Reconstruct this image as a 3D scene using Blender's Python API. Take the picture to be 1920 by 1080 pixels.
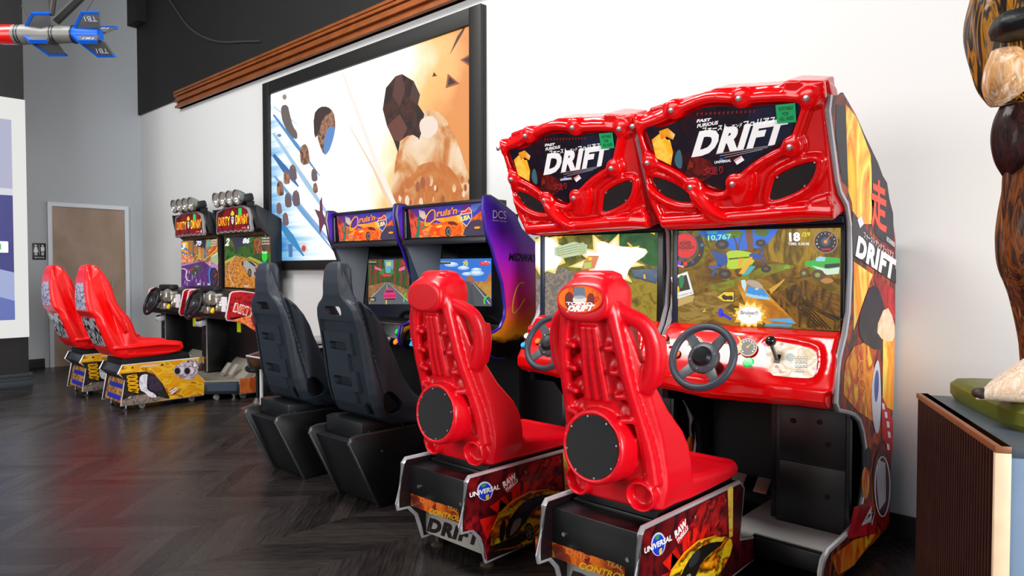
import bpy, bmesh, math, random
from mathutils import Vector, Matrix
random.seed(7)
PI = math.pi
for o in list(bpy.data.objects):
    bpy.data.objects.remove(o, do_unlink=True)
C = bpy.context.scene.collection
scn = bpy.context.scene

# ------------------------------------------------------------------ camera
F = 1290.0; YAW = math.radians(42.5); PITCH = math.radians(1.53); H = 1.25
fw = Vector((-math.sin(YAW)*math.cos(PITCH), math.cos(YAW)*math.cos(PITCH), -math.sin(PITCH)))
rt = Vector((math.cos(YAW), math.sin(YAW), 0)); up = rt.cross(fw)
CAM = Vector((0, 0, H))
cd = bpy.data.cameras.new('camera'); cam = bpy.data.objects.new('camera', cd); C.objects.link(cam)
cd.sensor_width = 36; cd.lens = 36*F/1920; cd.clip_start = 0.05; cd.clip_end = 100
cam.matrix_world = Matrix(((rt.x, up.x, -fw.x, 0), (rt.y, up.y, -fw.y, 0), (rt.z, up.z, -fw.z, H), (0, 0, 0, 1)))
scn.camera = cam

# ------------------------------------------------------------------ world, lights, exposure
scn.view_settings.view_transform = 'Standard'; scn.view_settings.look = 'None'
scn.view_settings.exposure = 0.0; scn.view_settings.gamma = 1.0
scn.view_settings.use_curve_mapping = False
w = bpy.data.worlds.new('world'); scn.world = w; w.use_nodes = True
w.node_tree.nodes['Background'].inputs[0].default_value = (0.86, 0.93, 1.0, 1)
w.node_tree.nodes['Background'].inputs[1].default_value = 0.22

def area(name, loc, target, sx, sy, power, col):
    l = bpy.data.lights.new(name, 'AREA'); l.shape = 'RECTANGLE'; l.size = sx; l.size_y = sy
    l.energy = power; l.color = col
    o = bpy.data.objects.new(name, l); C.objects.link(o)
    o.location = loc
    o.rotation_euler = (Vector(target)-Vector(loc)).to_track_quat('-Z', 'Y').to_euler()
    return o
area('assumed_light_right', (4.6, 0.3, 2.1), (-2.0, 2.0, 0.9), 2.6, 2.4, 430, (1.0, 0.99, 0.98))  # assumed daylight from an unseen right side
area('assumed_light_behind', (-4.2, -4.4, 2.6), (-4.0, 3.4, 1.4), 6.0, 2.4, 240, (1.0, 0.98, 0.96))  # assumed source behind the camera, a bare area light without any window
area('assumed_ceiling_light', (-3.2, 1.5, 4.7), (-3.0, 2.6, 0.0), 2.6, 1.0, 170, (1.0, 0.98, 0.95))  # assumed ceiling lamp above the view, added to brighten the middle of the wall
area('added_light_left', (-6.6, -0.8, 4.9), (-10.3, 1.8, 1.2), 2.6, 1.2, 190, (0.97, 0.99, 1.0))  # added lamp out of view, brightens the door wall and the left end

# ------------------------------------------------------------------ pixel rays onto real planes
def ray(px, py): return fw + rt*((px-960)/F) - up*((py-540)/F)
def onpl(px, py, o, n):
    d = ray(px, py); t = (Vector(o)-CAM).dot(n)/d.dot(n); return CAM + d*t
def ax(px, py, X): return onpl(px, py, (X, 0, 0), Vector((1, 0, 0)))
def ay(px, py, Y): return onpl(px, py, (0, Y, 0), Vector((0, 1, 0)))
def az(px, py, Z): return onpl(px, py, (0, 0, Z), Vector((0, 0, 1)))

# ------------------------------------------------------------------ materials
def lin(c):
    if isinstance(c, str):
        c = c.lstrip('#'); c = [int(c[i:i+2], 16)/255 for i in (0, 2, 4)]
        return tuple((v/12.92 if v <= .04045 else ((v+.055)/1.055)**2.4) for v in c)
    return tuple(c)
MC = {}
def mat(c, rough=.5, metal=0., em=0., coat=0., spec=.5, noise=0., bump=0., bscale=60., alpha=1.):
    key = (c if isinstance(c, str) else tuple(c), rough, metal, em, coat, spec, noise, bump, bscale, alpha)
    if key in MC: return MC[key]
    m = bpy.data.materials.new('mat'); m.use_nodes = True
    nt = m.node_tree; b = nt.nodes['Principled BSDF']; col = lin(c)
    b.inputs['Base Color'].default_value = (*col, 1)
    b.inputs['Roughness'].default_value = rough; b.inputs['Metallic'].default_value = metal
    b.inputs['Specular IOR Level'].default_value = spec
    if coat: b.inputs['Coat Weight'].default_value = coat; b.inputs['Coat Roughness'].default_value = .06
    if em:
        b.inputs['Emission Color'].default_value = (*col, 1); b.inputs['Emission Strength'].default_value = em
        if em >= .7: b.inputs['Base Color'].default_value = (.02, .02, .02, 1)
    if alpha < 1: b.inputs['Alpha'].default_value = alpha
    if noise or bump:
        tc = nt.nodes.new('ShaderNodeTexCoord'); nz = nt.nodes.new('ShaderNodeTexNoise')
        nz.inputs['Scale'].default_value = bscale; nz.inputs['Detail'].default_value = 5
        nt.links.new(tc.outputs['Object'], nz.inputs['Vector'])
        if noise:
            mx = nt.nodes.new('ShaderNodeMix'); mx.data_type = 'RGBA'
            mx.inputs['A'].default_value = (*[max(0, v*(1-noise)) for v in col], 1)
            mx.inputs['B'].default_value = (*[min(1, v*(1+noise)+.02*noise) for v in col], 1)
            nt.links.new(nz.outputs['Fac'], mx.inputs['Factor'])
            nt.links.new(mx.outputs['Result'], b.inputs['Base Color'])
            if em: nt.links.new(mx.outputs['Result'], b.inputs['Emission Color'])
        if bump:
            bp = nt.nodes.new('ShaderNodeBump'); bp.inputs['Strength'].default_value = bump
            bp.inputs['Distance'].default_value = .004
            nt.links.new(nz.outputs['Fac'], bp.inputs['Height']); nt.links.new(bp.outputs['Normal'], b.inputs['Normal'])
    MC[key] = m
    return m
def grunge(cols, scale=8, em=0., rough=.35, stretch=(1, 1, 1), detail=6, distortion=.6, coat=.05):
    """printed art: several inks mixed by noise"""
    key = ('g', tuple(cols), scale, em, rough, stretch, detail, distortion)
    if key in MC: return MC[key]
    m = bpy.data.materials.new('print'); m.use_nodes = True; nt = m.node_tree; b = nt.nodes['Principled BSDF']
    tc = nt.nodes.new('ShaderNodeTexCoord'); mp = nt.nodes.new('ShaderNodeMapping')
    mp.inputs['Scale'].default_value = stretch
    nz = nt.nodes.new('ShaderNodeTexNoise'); nz.inputs['Scale'].default_value = scale; nz.inputs['Detail'].default_value = detail
    nz.inputs['Distortion'].default_value = distortion
    cr = nt.nodes.new('ShaderNodeValToRGB'); n = len(cols)
    el = cr.color_ramp.elements
    while len(el) < n: el.new(.5)
    for i, c in enumerate(cols):
        el[i].position = .3+.4*i/(n-1); el[i].color = (*lin(c), 1)
    nt.links.new(tc.outputs['Object'], mp.inputs['Vector']); nt.links.new(mp.outputs['Vector'], nz.inputs['Vector'])
    nt.links.new(nz.outputs['Fac'], cr.inputs['Fac'])
    if em < .7: nt.links.new(cr.outputs['Color'], b.inputs['Base Color'])
    else: b.inputs['Base Color'].default_value = (.02, .02, .02, 1)
    b.inputs['Roughness'].default_value = rough; b.inputs['Specular IOR Level'].default_value = .2; b.inputs['Coat Weight'].default_value = coat; b.inputs['Coat Roughness'].default_value = .1
    if em:
        nt.links.new(cr.outputs['Color'], b.inputs['Emission Color']); b.inputs['Emission Strength'].default_value = em
    MC[key] = m
    return m

RED = mat((.86, .001, .003), rough=.2, coat=.6, spec=.4)
RED_SEAT = mat((.80, .002, .012), rough=.33, coat=.1, spec=.5, bump=.08, bscale=220)
RED_DD = mat((.92, .002, .003), rough=.35, coat=.1, spec=.45)
CHROME = mat('#d0d0d6', rough=.28, metal=.55)
STEEL = mat('#a8a8a8', rough=.35, metal=1.)
BOLT = mat('#e8e8e8', rough=.25, metal=.9)
BLACK = mat('#0a0a0c', rough=.38)
BLACKM = mat('#121214', rough=.6, noise=.3, bscale=20)
CABBLK = mat('#0e1218', rough=.42, coat=.15)
DEEP = mat('#060607', rough=.7)
SEATBLK = mat('#262f3a', rough=.42, bump=.35, bscale=420, spec=.6)
NAVY = mat('#1d2c40', rough=.45)
WHITE = mat('#f4f4f4', rough=.4)
WOODD = mat('#7a2f08', rough=.45, noise=.45, bscale=30)

def interp(r, n):
    if not isinstance(r, (list, tuple)): return [r]*n
    q = []
    for i in range(n):
        t = i/(n-1)*(len(r)-1); k = min(int(t), len(r)-2); q.append(r[k]+(r[k+1]-r[k])*(t-k))
    return q
# ------------------------------------------------------------------ mesh builder (world coordinates in, thing-local coordinates out)
class MB:
    def __init__(s): s.v = []; s.f = []; s.m = []; s.mi = 0
    def use(s, i): s.mi = i; return s
    def add(s, vs, fs):
        b = len(s.v); s.v += [tuple(p) for p in vs]
        for f in fs: s.f.append([b+i for i in f]); s.m.append(s.mi)
        return s
    def box(s, x0, x1, y0, y1, z0, z1):
        return s.add([(x, y, z) for x in (x0, x1) for y in (y0, y1) for z in (z0, z1)],
                     [(0, 1, 3, 2), (4, 6, 7, 5), (0, 4, 5, 1), (2, 3, 7, 6), (0, 2, 6, 4), (1, 5, 7, 3)])
    def obox(s, c, ux, uy, uz, hx, hy, hz):
        c = Vector(c); ux, uy, uz = Vector(ux)*hx, Vector(uy)*hy, Vector(uz)*hz
        return s.add([c+ux*a+uy*b+uz*d for a in (-1, 1) for b in (-1, 1) for d in (-1, 1)],
                     [(0, 1, 3, 2), (4, 6, 7, 5), (0, 4, 5, 1), (2, 3, 7, 6), (0, 2, 6, 4), (1, 5, 7, 3)])
    def prismx(s, prof, x0, x1):   # prof: (y,z)
        n = len(prof)
        return s.add([(x0, y, z) for y, z in prof]+[(x1, y, z) for y, z in prof],
                     [list(range(n))[::-1], list(range(n, 2*n))]+[(i, (i+1) % n, n+(i+1) % n, n+i) for i in range(n)])
    def extr(s, pts, vec):         # any 3D outline extruded
        n = len(pts); vec = Vector(vec); pts = [Vector(p) for p in pts]
        return s.add(pts+[p+vec for p in pts], [list(range(n))[::-1], list(range(n, 2*n))]+[(i, (i+1) % n, n+(i+1) % n, n+i) for i in range(n)])
    def loft(s, loops, cap=True, closed=True):
        n = len(loops[0]); vs = [p for l in loops for p in l]; fs = []
        for k in range(len(loops)-1):
            for i in range(n if closed else n-1):
                j = (i+1) % n; fs.append((k*n+i, k*n+j, (k+1)*n+j, (k+1)*n+i))
        if cap: fs.append(list(range(n))[::-1]); fs.append(list(range((len(loops)-1)*n, len(loops)*n)))
        return s.add(vs, fs)
    def tube(s, pts, r, seg=10, closed=False, sx=1.):
        pts = [Vector(p) for p in pts]; n = len(pts)
        rs = interp(r, n)
        loops = []; prev = None
        for i, p in enumerate(pts):
            if closed: t = pts[(i+1) % n]-pts[i-1]
            else: t = pts[min(i+1, n-1)]-pts[max(i-1, 0)]
            t.normalize()
            if prev is None:
                a = Vector((0, 0, 1)) if abs(t.z) < .9 else Vector((1, 0, 0)); u = t.cross(a).normalized()
            else: u = (prev-t*prev.dot(t)).normalized()
            prev = u; v = t.cross(u)
            loops.append([p+(u*math.cos(2*PI*k/seg)*sx+v*math.sin(2*PI*k/seg))*rs[i] for k in range(seg)])
        if closed: loops.append(loops[0]); return s.loft(loops, cap=False)
        return s.loft(loops)
    def lathe(s, prof, c, axis, seg=24, cap=True):   # prof: (r, h) along axis
        axis = Vector(axis).normalized(); a = Vector((0, 0, 1)) if abs(axis.z) < .9 else Vector((1, 0, 0))
        u = axis.cross(a).normalized(); v = axis.cross(u); c = Vector(c)
        return s.loft([[c+axis*h+(u*math.cos(2*PI*k/seg)+v*math.sin(2*PI*k/seg))*max(r, 1e-4) for k in range(seg)] for r, h in prof], cap=cap)
    def ball(s, c, r, seg=14, sc=(1, 1, 1)):
        loops = []
        for i in range(seg//2+1):
            a = PI*i/(seg//2); loops.append([Vector(c)+Vector((max(math.sin(a), 1e-3)*math.cos(2*PI*k/seg)*sc[0], max(math.sin(a), 1e-3)*math.sin(2*PI*k/seg)*sc[1], math.cos(a)*sc[2]))*r for k in range(seg)])
        return s.loft(loops)
    def build(s, name, mats, parent=None, bevel=0., smooth=35, remesh=0., sm=0, subd=0):
        off = Vector(parent['o']) if (parent is not None and 'o' in parent) else Vector((0, 0, 0))
        me = bpy.data.meshes.new(name)
        me.from_pydata([tuple(Vector(p)-off) for p in s.v], [], s.f)
        mats = mats if isinstance(mats, (list, tuple)) else [mats]
        for m in mats: me.materials.append(m)
        me.polygons.foreach_set('material_index', s.m)
        bm = bmesh.new(); bm.from_mesh(me); bmesh.ops.recalc_face_normals(bm, faces=bm.faces); bm.to_mesh(me); bm.free()
        o = bpy.data.objects.new(name, me); C.objects.link(o)
        if remesh:
            rm = o.modifiers.new('r', 'REMESH'); rm.mode = 'VOXEL'; rm.voxel_size = remesh; rm.use_smooth_shade = True
            if sm:
                q = o.modifiers.new('s', 'SMOOTH'); q.factor = .5; q.iterations = sm
        if bevel:
            bv = o.modifiers.new('b', 'BEVEL'); bv.width = bevel; bv.segments = 2; bv.limit_method = 'ANGLE'; bv.angle_limit = math.radians(40)
        if subd:
            q = o.modifiers.new('d', 'SUBSURF'); q.levels = subd; q.render_levels = subd
        if remesh or bevel or subd:
            dg = bpy.context.evaluated_depsgraph_get(); dg.update()
            me2 = bpy.data.meshes.new_from_object(o.evaluated_get(dg)); o.modifiers.clear(); o.data = me2; me = me2
            me.name = name
        if smooth:
            me.polygons.foreach_set('use_smooth', [True]*len(me.polygons))
            if not remesh: me.set_sharp_from_angle(angle=math.radians(smooth))
        if parent is not None: o.parent = parent
        if parent is not None and 'o' in parent: o['o'] = (off.x, off.y, off.z)
        return o
def cut(o, mb, parent_off):
    """boolean away the volumes of mb (world coordinates)"""
    k = mb.build('cutter', [DEEP], smooth=0)
    b = o.modifiers.new('c', 'BOOLEAN'); b.operation = 'DIFFERENCE'; b.object = k; b.solver = 'EXACT'; 
    bpy.context.view_layer.update()
    dg = bpy.context.evaluated_depsgraph_get(); dg.update()
    par = o.parent; me2 = bpy.data.meshes.new_from_object(o.evaluated_get(dg)); o.modifiers.clear(); o.data = me2
    me2.polygons.foreach_set('use_smooth', [True]*len(me2.polygons)); me2.set_sharp_from_angle(angle=math.radians(38))
    bpy.data.objects.remove(k, do_unlink=True)

def thing(name, label, cat, loc, group=None):
    o = bpy.data.objects.new(name, None); C.objects.link(o); o.empty_display_size = .1
    o.location = loc; o['o'] = tuple(loc); o['label'] = label; o['category'] = cat
    if group: o['group'] = group
    return o
def tag(o, label, cat, group=None):
    o['label'] = label; o['category'] = cat
    if group: o['group'] = group
    return o
def struct(o): o['kind'] = 'structure'; return o
def dup(src, parent=None, off=None):
    c = src.copy(); C.objects.link(c)
    if parent is not None: c.parent = parent
    if off is not None: c.location = Vector(src.location)+Vector(off)
    if 'o' in c and TOT[0] is not None:
        q = Vector(src['o'])+TOT[0]; c['o'] = (q.x, q.y, q.z)
    for ch in list(src.children): dup(ch, c)
    return c
TOT = [None]
def dup_thing(src, off, label):
    TOT[0] = Vector(off); c = dup(src, None, off); TOT[0] = None; c['label'] = label
    return c

# ------------------------------------------------------------------ lettering
TX = {}
def text_geo(body, bold=0., shear=0., space=1.):
    k = (body, bold, shear, space)
    if k in TX: return TX[k]
    cu = bpy.data.curves.new('t', 'FONT'); cu.body = body; cu.offset = bold; cu.shear = shear; cu.size = 1; cu.resolution_u = 3
    cu.space_character = space; cu.fill_mode = 'FRONT'
    o = bpy.data.objects.new('t', cu); C.objects.link(o)
    dg = bpy.context.evaluated_depsgraph_get(); dg.update()
    me = bpy.data.meshes.new_from_object(o.evaluated_get(dg))
    vs = [(v.co.x, v.co.y) for v in me.vertices]; fs = [list(p.vertices) for p in me.polygons]
    bpy.data.objects.remove(o, do_unlink=True); bpy.data.meshes.remove(me); bpy.data.curves.remove(cu)
    if vs:
        x0 = min(p[0] for p in vs); x1 = max(p[0] for p in vs); y0 = min(p[1] for p in vs); y1 = max(p[1] for p in vs)
        vs = [((x-x0)/max(x1-x0, 1e-6), (y-y0)/max(y1-y0, 1e-6)) for x, y in vs]
    TX[k] = (vs, fs)
    return TX[k]

class Art:
    """a flat printed or lit face lying on a real plane: outlines given as photo points seen on that plane"""
    def __init__(s, o, n, orig=(0, 0), sc=1., base=0.001, step=.0004):
        s.o = Vector(o); s.n = Vector(n).normalized(); s.orig = orig; s.sc = sc; s.base = base; s.step = step
        s.mb = MB(); s.mats = []
    def P(s, x, y): return onpl(s.orig[0]+x/s.sc, s.orig[1]+y/s.sc, s.o, s.n)
    def _m(s, m):
        if isinstance(m, str): m = mat(m, rough=.4, em=s.em) if getattr(s, 'em', 0) else mat(m, rough=.35)
        if m not in s.mats: s.mats.append(m)
        s.mb.use(s.mats.index(m))
    def clp(s, pts):
        q = getattr(s, 'clip', None)
        if not q: return pts
        n = len(q)
        for i in range(n):
            a, b = q[i], q[(i+1) % n]; out = []
            def side(p): return (b[0]-a[0])*(p[1]-a[1])-(b[1]-a[1])*(p[0]-a[0])
            for k in range(len(pts)):
                p, r = pts[k], pts[(k+1) % len(pts)]; sp_, sr = side(p), side(r)
                if sp_ >= 0: out.append(p)
                if (sp_ > 0 > sr) or (sp_ < 0 < sr):
                    t = sp_/(sp_-sr); out.append((p[0]+(r[0]-p[0])*t, p[1]+(r[1]-p[1])*t))
            pts = out
            if len(pts) < 3: return []
        return pts
    def poly(s, pts, m, lay=0):
        pts = s.clp(pts)
        if len(pts) < 3: return s
        s._m(m); d = s.n*(s.base+lay*s.step); s.mb.add([s.P(*p)+d for p in pts], [list(range(len(pts)))]); return s
    def world(s, pts, m, lay=0):
        s._m(m); d = s.n*(s.base+lay*s.step); s.mb.add([Vector(p)+d for p in pts], [list(range(len(pts)))]); return s
    def ell(s, cx, cy, rx, ry, m, lay=0, seg=28, rot=0.):
        c, q = math.cos(rot), math.sin(rot)
        return s.poly([(cx+rx*math.cos(2*PI*k/seg)*c-ry*math.sin(2*PI*k/seg)*q, cy+rx*math.cos(2*PI*k/seg)*q+ry*math.sin(2*PI*k/seg)*c) for k in range(seg)], m, lay)
    def line(s, pts, wd, m, lay=0):
        s._m(m); d = s.n*(s.base+lay*s.step)
        L = []; R_ = []
        n = len(pts)
        ws = interp(wd, n)
        for i, p in enumerate(pts):
            a = pts[max(i-1, 0)]; b = pts[min(i+1, n-1)]; tx, ty = b[0]-a[0], b[1]-a[1]; l = math.hypot(tx, ty) or 1
            nx, ny = -ty/l*ws[i]/2, tx/l*ws[i]/2
            L.append(s.P(p[0]+nx, p[1]+ny)+d); R_.append(s.P(p[0]-nx, p[1]-ny)+d)
        s.mb.add(L+R_, [(i, i+1, n+i+1, n+i) for i in range(n-1)]); return s
    def ring(s, cx, cy, rx, ry, wd, m, lay=0, a0=0., a1=2*PI, seg=32):
        return s.line([(cx+rx*math.cos(a0+(a1-a0)*k/seg), cy+ry*math.sin(a0+(a1-a0)*k/seg)) for k in range(seg+1)], wd, m, lay)
    def star(s, cx, cy, r1, r2, n, m, lay=0, rot=0., sy=1.):
        return s.poly([(cx+(r1 if k % 2 == 0 else r2)*math.cos(rot+PI*k/n), cy+(r1 if k % 2 == 0 else r2)*math.sin(rot+PI*k/n)*sy) for k in range(2*n)], m, lay)
    def text(s, body, bl, br, tl, m, lay=0, bold=0., shear=0., space=1.):
        vs, fs = text_geo(body, bold, shear, space); s._m(m); d = s.n*(s.base+lay*s.step)
        s.mb.add([s.P(bl[0]+(br[0]-bl[0])*u+(tl[0]-bl[0])*v, bl[1]+(br[1]-bl[1])*u+(tl[1]-bl[1])*v)+d for u, v in vs], fs); return s
    def build(s, name, parent):
        off = Vector(parent['o']) if (parent is not None and 'o' in parent) else Vector((0, 0, 0))
        me = bpy.data.meshes.new(name); me.from_pydata([tuple(Vector(p)-off) for p in s.mb.v], [], s.mb.f)
        for m in s.mats: me.materials.append(m)
        me.polygons.foreach_set('material_index', s.mb.m)
        o = bpy.data.objects.new(name, me); C.objects.link(o)
        if parent is not None:
            o.parent = parent
            if 'o' in parent: o['o'] = (off.x, off.y, off.z)
        return o
def smoothpts(pts, it=2, closed=True):
    for _ in range(it):
        q = []; n = len(pts)
        rng = range(n) if closed else range(n-1)
        if not closed: q.append(pts[0])
        for i in rng:
            a, b = pts[i], pts[(i+1) % n]
            q.append(tuple(a[k]*.75+b[k]*.25 for k in range(len(a)))); q.append(tuple(a[k]*.25+b[k]*.75 for k in range(len(a))))
        if not closed: q.append(pts[-1])
        pts = q
    return pts

# ================================================================== THE ROOM
WY = 3.6; WX = -10.3
def floor_mat():
    m = bpy.data.materials.new('floor'); m.use_nodes = True; nt = m.node_tree; N = nt.nodes; L = nt.links; b = N['Principled BSDF']
    tc = N.new('ShaderNodeTexCoord'); sp = N.new('ShaderNodeSeparateXYZ'); L.new(tc.outputs['Object'], sp.inputs[0])
    def mth(op, a, b_=None, c=None):
        n = N.new('ShaderNodeMath'); n.operation = op
        for i, v in enumerate((a, b_, c)):
            if v is None: continue
            if isinstance(v, (int, float)): n.inputs[i].default_value = v
            else: L.new(v, n.inputs[i])
        return n.outputs[0]
    p = mth('PINGPONG', sp.outputs['X'], .42)
    q = mth('ADD', sp.outputs['Y'], p)
    row = mth('FLOOR', mth('DIVIDE', q, .12))
    col = mth('FLOOR', mth('DIVIDE', sp.outputs['X'], .42))
    cmb = N.new('ShaderNodeCombineXYZ'); L.new(row, cmb.inputs[0]); L.new(col, cmb.inputs[1])
    wn = N.new('ShaderNodeTexWhiteNoise'); L.new(cmb.outputs[0], wn.inputs['Vector'])
    fr = mth('FRACT', mth('DIVIDE', q, .12))
    edge = mth('LESS_THAN', fr, .03)
    cmb2 = N.new('ShaderNodeCombineXYZ'); L.new(mth('MULTIPLY', q, 9), cmb2.inputs[0]); L.new(mth('MULTIPLY', p, 1.5), cmb2.inputs[1]); L.new(col, cmb2.inputs[2])
    grain = N.new('ShaderNodeTexNoise'); grain.inputs['Scale'].default_value = 7; grain.inputs['Detail'].default_value = 8; L.new(cmb2.outputs[0], grain.inputs['Vector'])
    big = N.new('ShaderNodeTexNoise'); big.inputs['Scale'].default_value = 1.3; big.inputs['Detail'].default_value = 6; L.new(tc.outputs['Object'], big.inputs['Vector'])
    f = mth('ADD', mth('MULTIPLY', wn.outputs['Value'], .35), mth('MULTIPLY', grain.outputs['Fac'], .75))
    cr = N.new('ShaderNodeValToRGB'); L.new(f, cr.inputs[0]); e = cr.color_ramp.elements
    e[0].position = .3; e[0].color = (.009, .007, .007, 1); e[1].position = .9; e[1].color = (.045, .036, .033, 1)
    mx = N.new('ShaderNodeMix'); mx.data_type = 'RGBA'; L.new(edge, mx.inputs['Factor']); L.new(cr.outputs[0], mx.inputs['A']); mx.inputs['B'].default_value = (.006, .005, .005, 1)
    L.new(mx.outputs['Result'], b.inputs['Base Color'])
    L.new(mth('ADD', mth('MULTIPLY', big.outputs['Fac'], .25), mth('MULTIPLY', grain.outputs['Fac'], .35)), b.inputs['Roughness'])
    bp = N.new('ShaderNodeBump'); bp.inputs['Strength'].default_value = .25; bp.inputs['Distance'].default_value = .003
    L.new(grain.outputs['Fac'], bp.inputs['Height']); L.new(bp.outputs[0], b.inputs['Normal'])
    b.inputs['Specular IOR Level'].default_value = .4
    return m
struct(MB().box(-14, 4, -7, WY+.02, -.1, 0).build('floor', floor_mat(), smooth=0))
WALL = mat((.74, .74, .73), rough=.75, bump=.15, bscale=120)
WALL_SHADED = mat((.50, .53, .56), rough=.75, bump=.15, bscale=120)  # same grey paint as the back wall, weaker light put into the colour
struct(MB().box(WX-.2, 2.6, WY, WY+.15, 0, 5.4).build('wall_back', WALL, smooth=0))
struct(MB().box(WX-.15, WX, -4.5, WY, 0, 5.4).build('wall_left', WALL_SHADED, smooth=0))
struct(MB().box(-14, 4, -7, WY+.02, 5.4, 5.5).build('ceiling', mat('#1a1a1a', rough=.8), smooth=0))
BLKWALL = mat('#0b0908', rough=.7, noise=.15, bscale=3)
struct(MB().box(WX, -8.9, WY-.03, WY, 3.39, 5.4).box(-8.9, 2.6, WY-.03, WY, 3.32, 5.4).build('wall_upper', BLKWALL, smooth=0))
struct(MB().box(WX, WX+.35, 3.45, WY, 4.58, 5.4).box(WX, WX+.3, -1, 3.46, 5.0, 5.4).build('ceiling_bulkhead', BLKWALL, smooth=0))
# wooden moulding, several stepped battens
t = MB()
for i in range(6):
    z = 3.26+i*.0335; d = [.05, .03, .06, .045, .065, .07][i]
    t.box(-8.92+.012*(i % 2), 2.6, WY-.03-d, WY-.001, z, z+.027)
t.box(-8.9, 2.6, WY-.05, WY-.001, 3.26, 3.46)
struct(t.build('trim_1', mat('#8a4612', rough=.45, noise=.5, bscale=9), bevel=.003))
struct(MB().box(WX, 2.6, WY-.02, WY, 0, .1).build('baseboard_back', mat('#141312', rough=.5), smooth=0))
struct(MB().box(WX, WX+.02, -4.5, 2.42, 0, .12).box(WX, WX+.028, -4.5, 2.42, 0, .05).build('baseboard_left', mat('#191817', rough=.5), bevel=.002))
# door
DW = grunge(['#8d7763', '#a08a75', '#b0998a', '#96826c'], scale=1.4, rough=.5, stretch=(1, 1, .6), distortion=.3)
dr = MB().box(WX, WX+.02, 2.52, 3.37, 0, 2.06).build('door_1', DW, smooth=0); struct(dr)
f = MB()
f.prismx([(2.47, 0), (2.52, 0), (2.52, 2.06), (3.37, 2.06), (3.37, 0), (3.42, 0), (3.42, 2.115), (2.47, 2.115)], WX, WX+.045)
f.build('door_frame', mat('#dfe6ee', rough=.4), dr, bevel=.004)
MB().box(WX+.02, WX+.03, 3.2, 3.22, 1.0, 1.1).build('door_latch', STEEL, dr)
# restroom sign
sg = tag(MB().box(WX, WX+.012, 2.31, 2.455, 1.375, 1.585).build('restroom_sign', mat('#101014', rough=.4), bevel=.004), 'small black restroom sign with white figures beside the door', 'sign')
a = Art((WX+.012, 0, 0), (1, 0, 0)); W_ = mat('#f0f0f0', rough=.5)
def yz(pts): return [(WX+.012, y, z) for y, z in pts]
for cy, dress in ((2.346, 1), (2.418, 0)):
    a.world(yz([(cy+.011*math.cos(k*PI/8), 1.553+.011*math.sin(k*PI/8)) for k in range(16)]), W_)
    if dress: a.world(yz([(cy-.012, 1.537), (cy+.012, 1.537), (cy+.026, 1.47), (cy-.026, 1.47)]), W_)
    else: a.world(yz([(cy-.02, 1.537), (cy+.02, 1.537), (cy+.018, 1.48), (cy-.018, 1.48)]), W_)
    for s in (-1, 1): a.world(yz([(cy+s*.008-.005, 1.47), (cy+s*.008+.005, 1.47), (cy+s*.008+.005, 1.43), (cy+s*.008-.005, 1.43)]), W_, 1)
a.world(yz([(2.381, 1.435), (2.384, 1.435), (2.384, 1.565), (2.381, 1.565)]), W_)
vs, fs = text_geo('RESTROOM', .01)
a._m(W_); a.mb.add([(WX+.0135, 2.33+u*.105, 1.393+v*.018) for u, v in vs], fs)
a.build('sign_figures', sg)

# pillar with the lit picture panel at the left
PX = -8.83
struct(MB().box(PX-.6, PX, -3.2, 1.93, 0, 5.4).build('wall_pillar', mat('#0f0d0d', rough=.6), smooth=0))
p = MB()
for i, (d, z0, z1) in enumerate(((.03, 0, .06), (.022, .06, .105), (.03, .105, .14))): p.box(PX, PX+d, -3.2, 1.93+d, z0, z1).box(PX-.6, PX, 1.93, 1.93+d, z0, z1)
struct(p.build('baseboard_pillar', mat('#3a4046', rough=.5), bevel=.003))
lb = thing('light_box_panel', 'tall white framed lit panel with blue and lilac artwork on the pillar at far left', 'light box', (PX, .6, .5))
MB().prismx([(-1.2, .53), (1.93, .53), (1.93, 3.05), (-1.2, 3.05)], PX, PX+.05).build('frame', mat((1, 1, .97), rough=.6, em=.75), lb, bevel=.004)
a = Art((PX+.05, 0, 0), (1, 0, 0))
a.em = .8
YR = 1.805
def W(pts, m, lay=0): a.world([(PX+.05, y, z) for y, z in pts], m, lay)
W([(-1, .72), (YR, .72), (YR, 2.82), (-1, 2.82)], '#2a2f86')
W([(-1, 2.05), (YR, 2.10), (YR, 2.82), (-1, 2.82)], '#b9bbd8', 1)
W([(-1, 2.0), (YR, 2.03), (YR, 2.10), (-1, 2.12)], '#e4e6f2', 2)
W([(-1, .72), (YR, .72), (YR, 1.22), (1.45, 1.32), (-1, 1.3)], '#a9b6e4', 1)
W([(.9, .72), (YR, .72), (YR, .92), (1.3, 1.1)], '#5f74c0', 2)
random.seed(3)
for k in range(46):
    y = random.uniform(.6, YR-.12); z = random.choice((random.uniform(2.16, 2.72), random.uniform(.8, 1.22))); h = random.uniform(.02, .07); w_ = random.uniform(.03, .12)
    W([(y, z), (y+w_, z-.02), (y+w_, z+h-.02), (y, z+h)], random.choice(['#dfe2f4', '#8f93b4', '#f4f5fb', '#6f7598', '#c9cde6']), 3+k % 4)
for k in range(5):
    y = 1.45+.045*k; z = 1.12-.02*(k % 2); W([(y, z), (y+.025, z), (y+.025, z+.05), (y, z+.05)], '#e0507a' if k % 2 else '#ffffff', 8)
a.build('artwork', lb)
th = thing('thermostat', 'small white wall thermostat with a green display on the lit panel', 'thermostat', (PX+.05, 1.66, 1.5))
MB().box(PX+.056, PX+.078, 1.45, 1.755, 1.425, 1.545).build('housing', mat('#f2f4f4', rough=.4, em=.35), th, bevel=.008)
MB().box(PX+.0785, PX+.080, 1.56, 1.69, 1.46, 1.52).build('display', mat('#5fc48c', em=.7), th)

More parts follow.
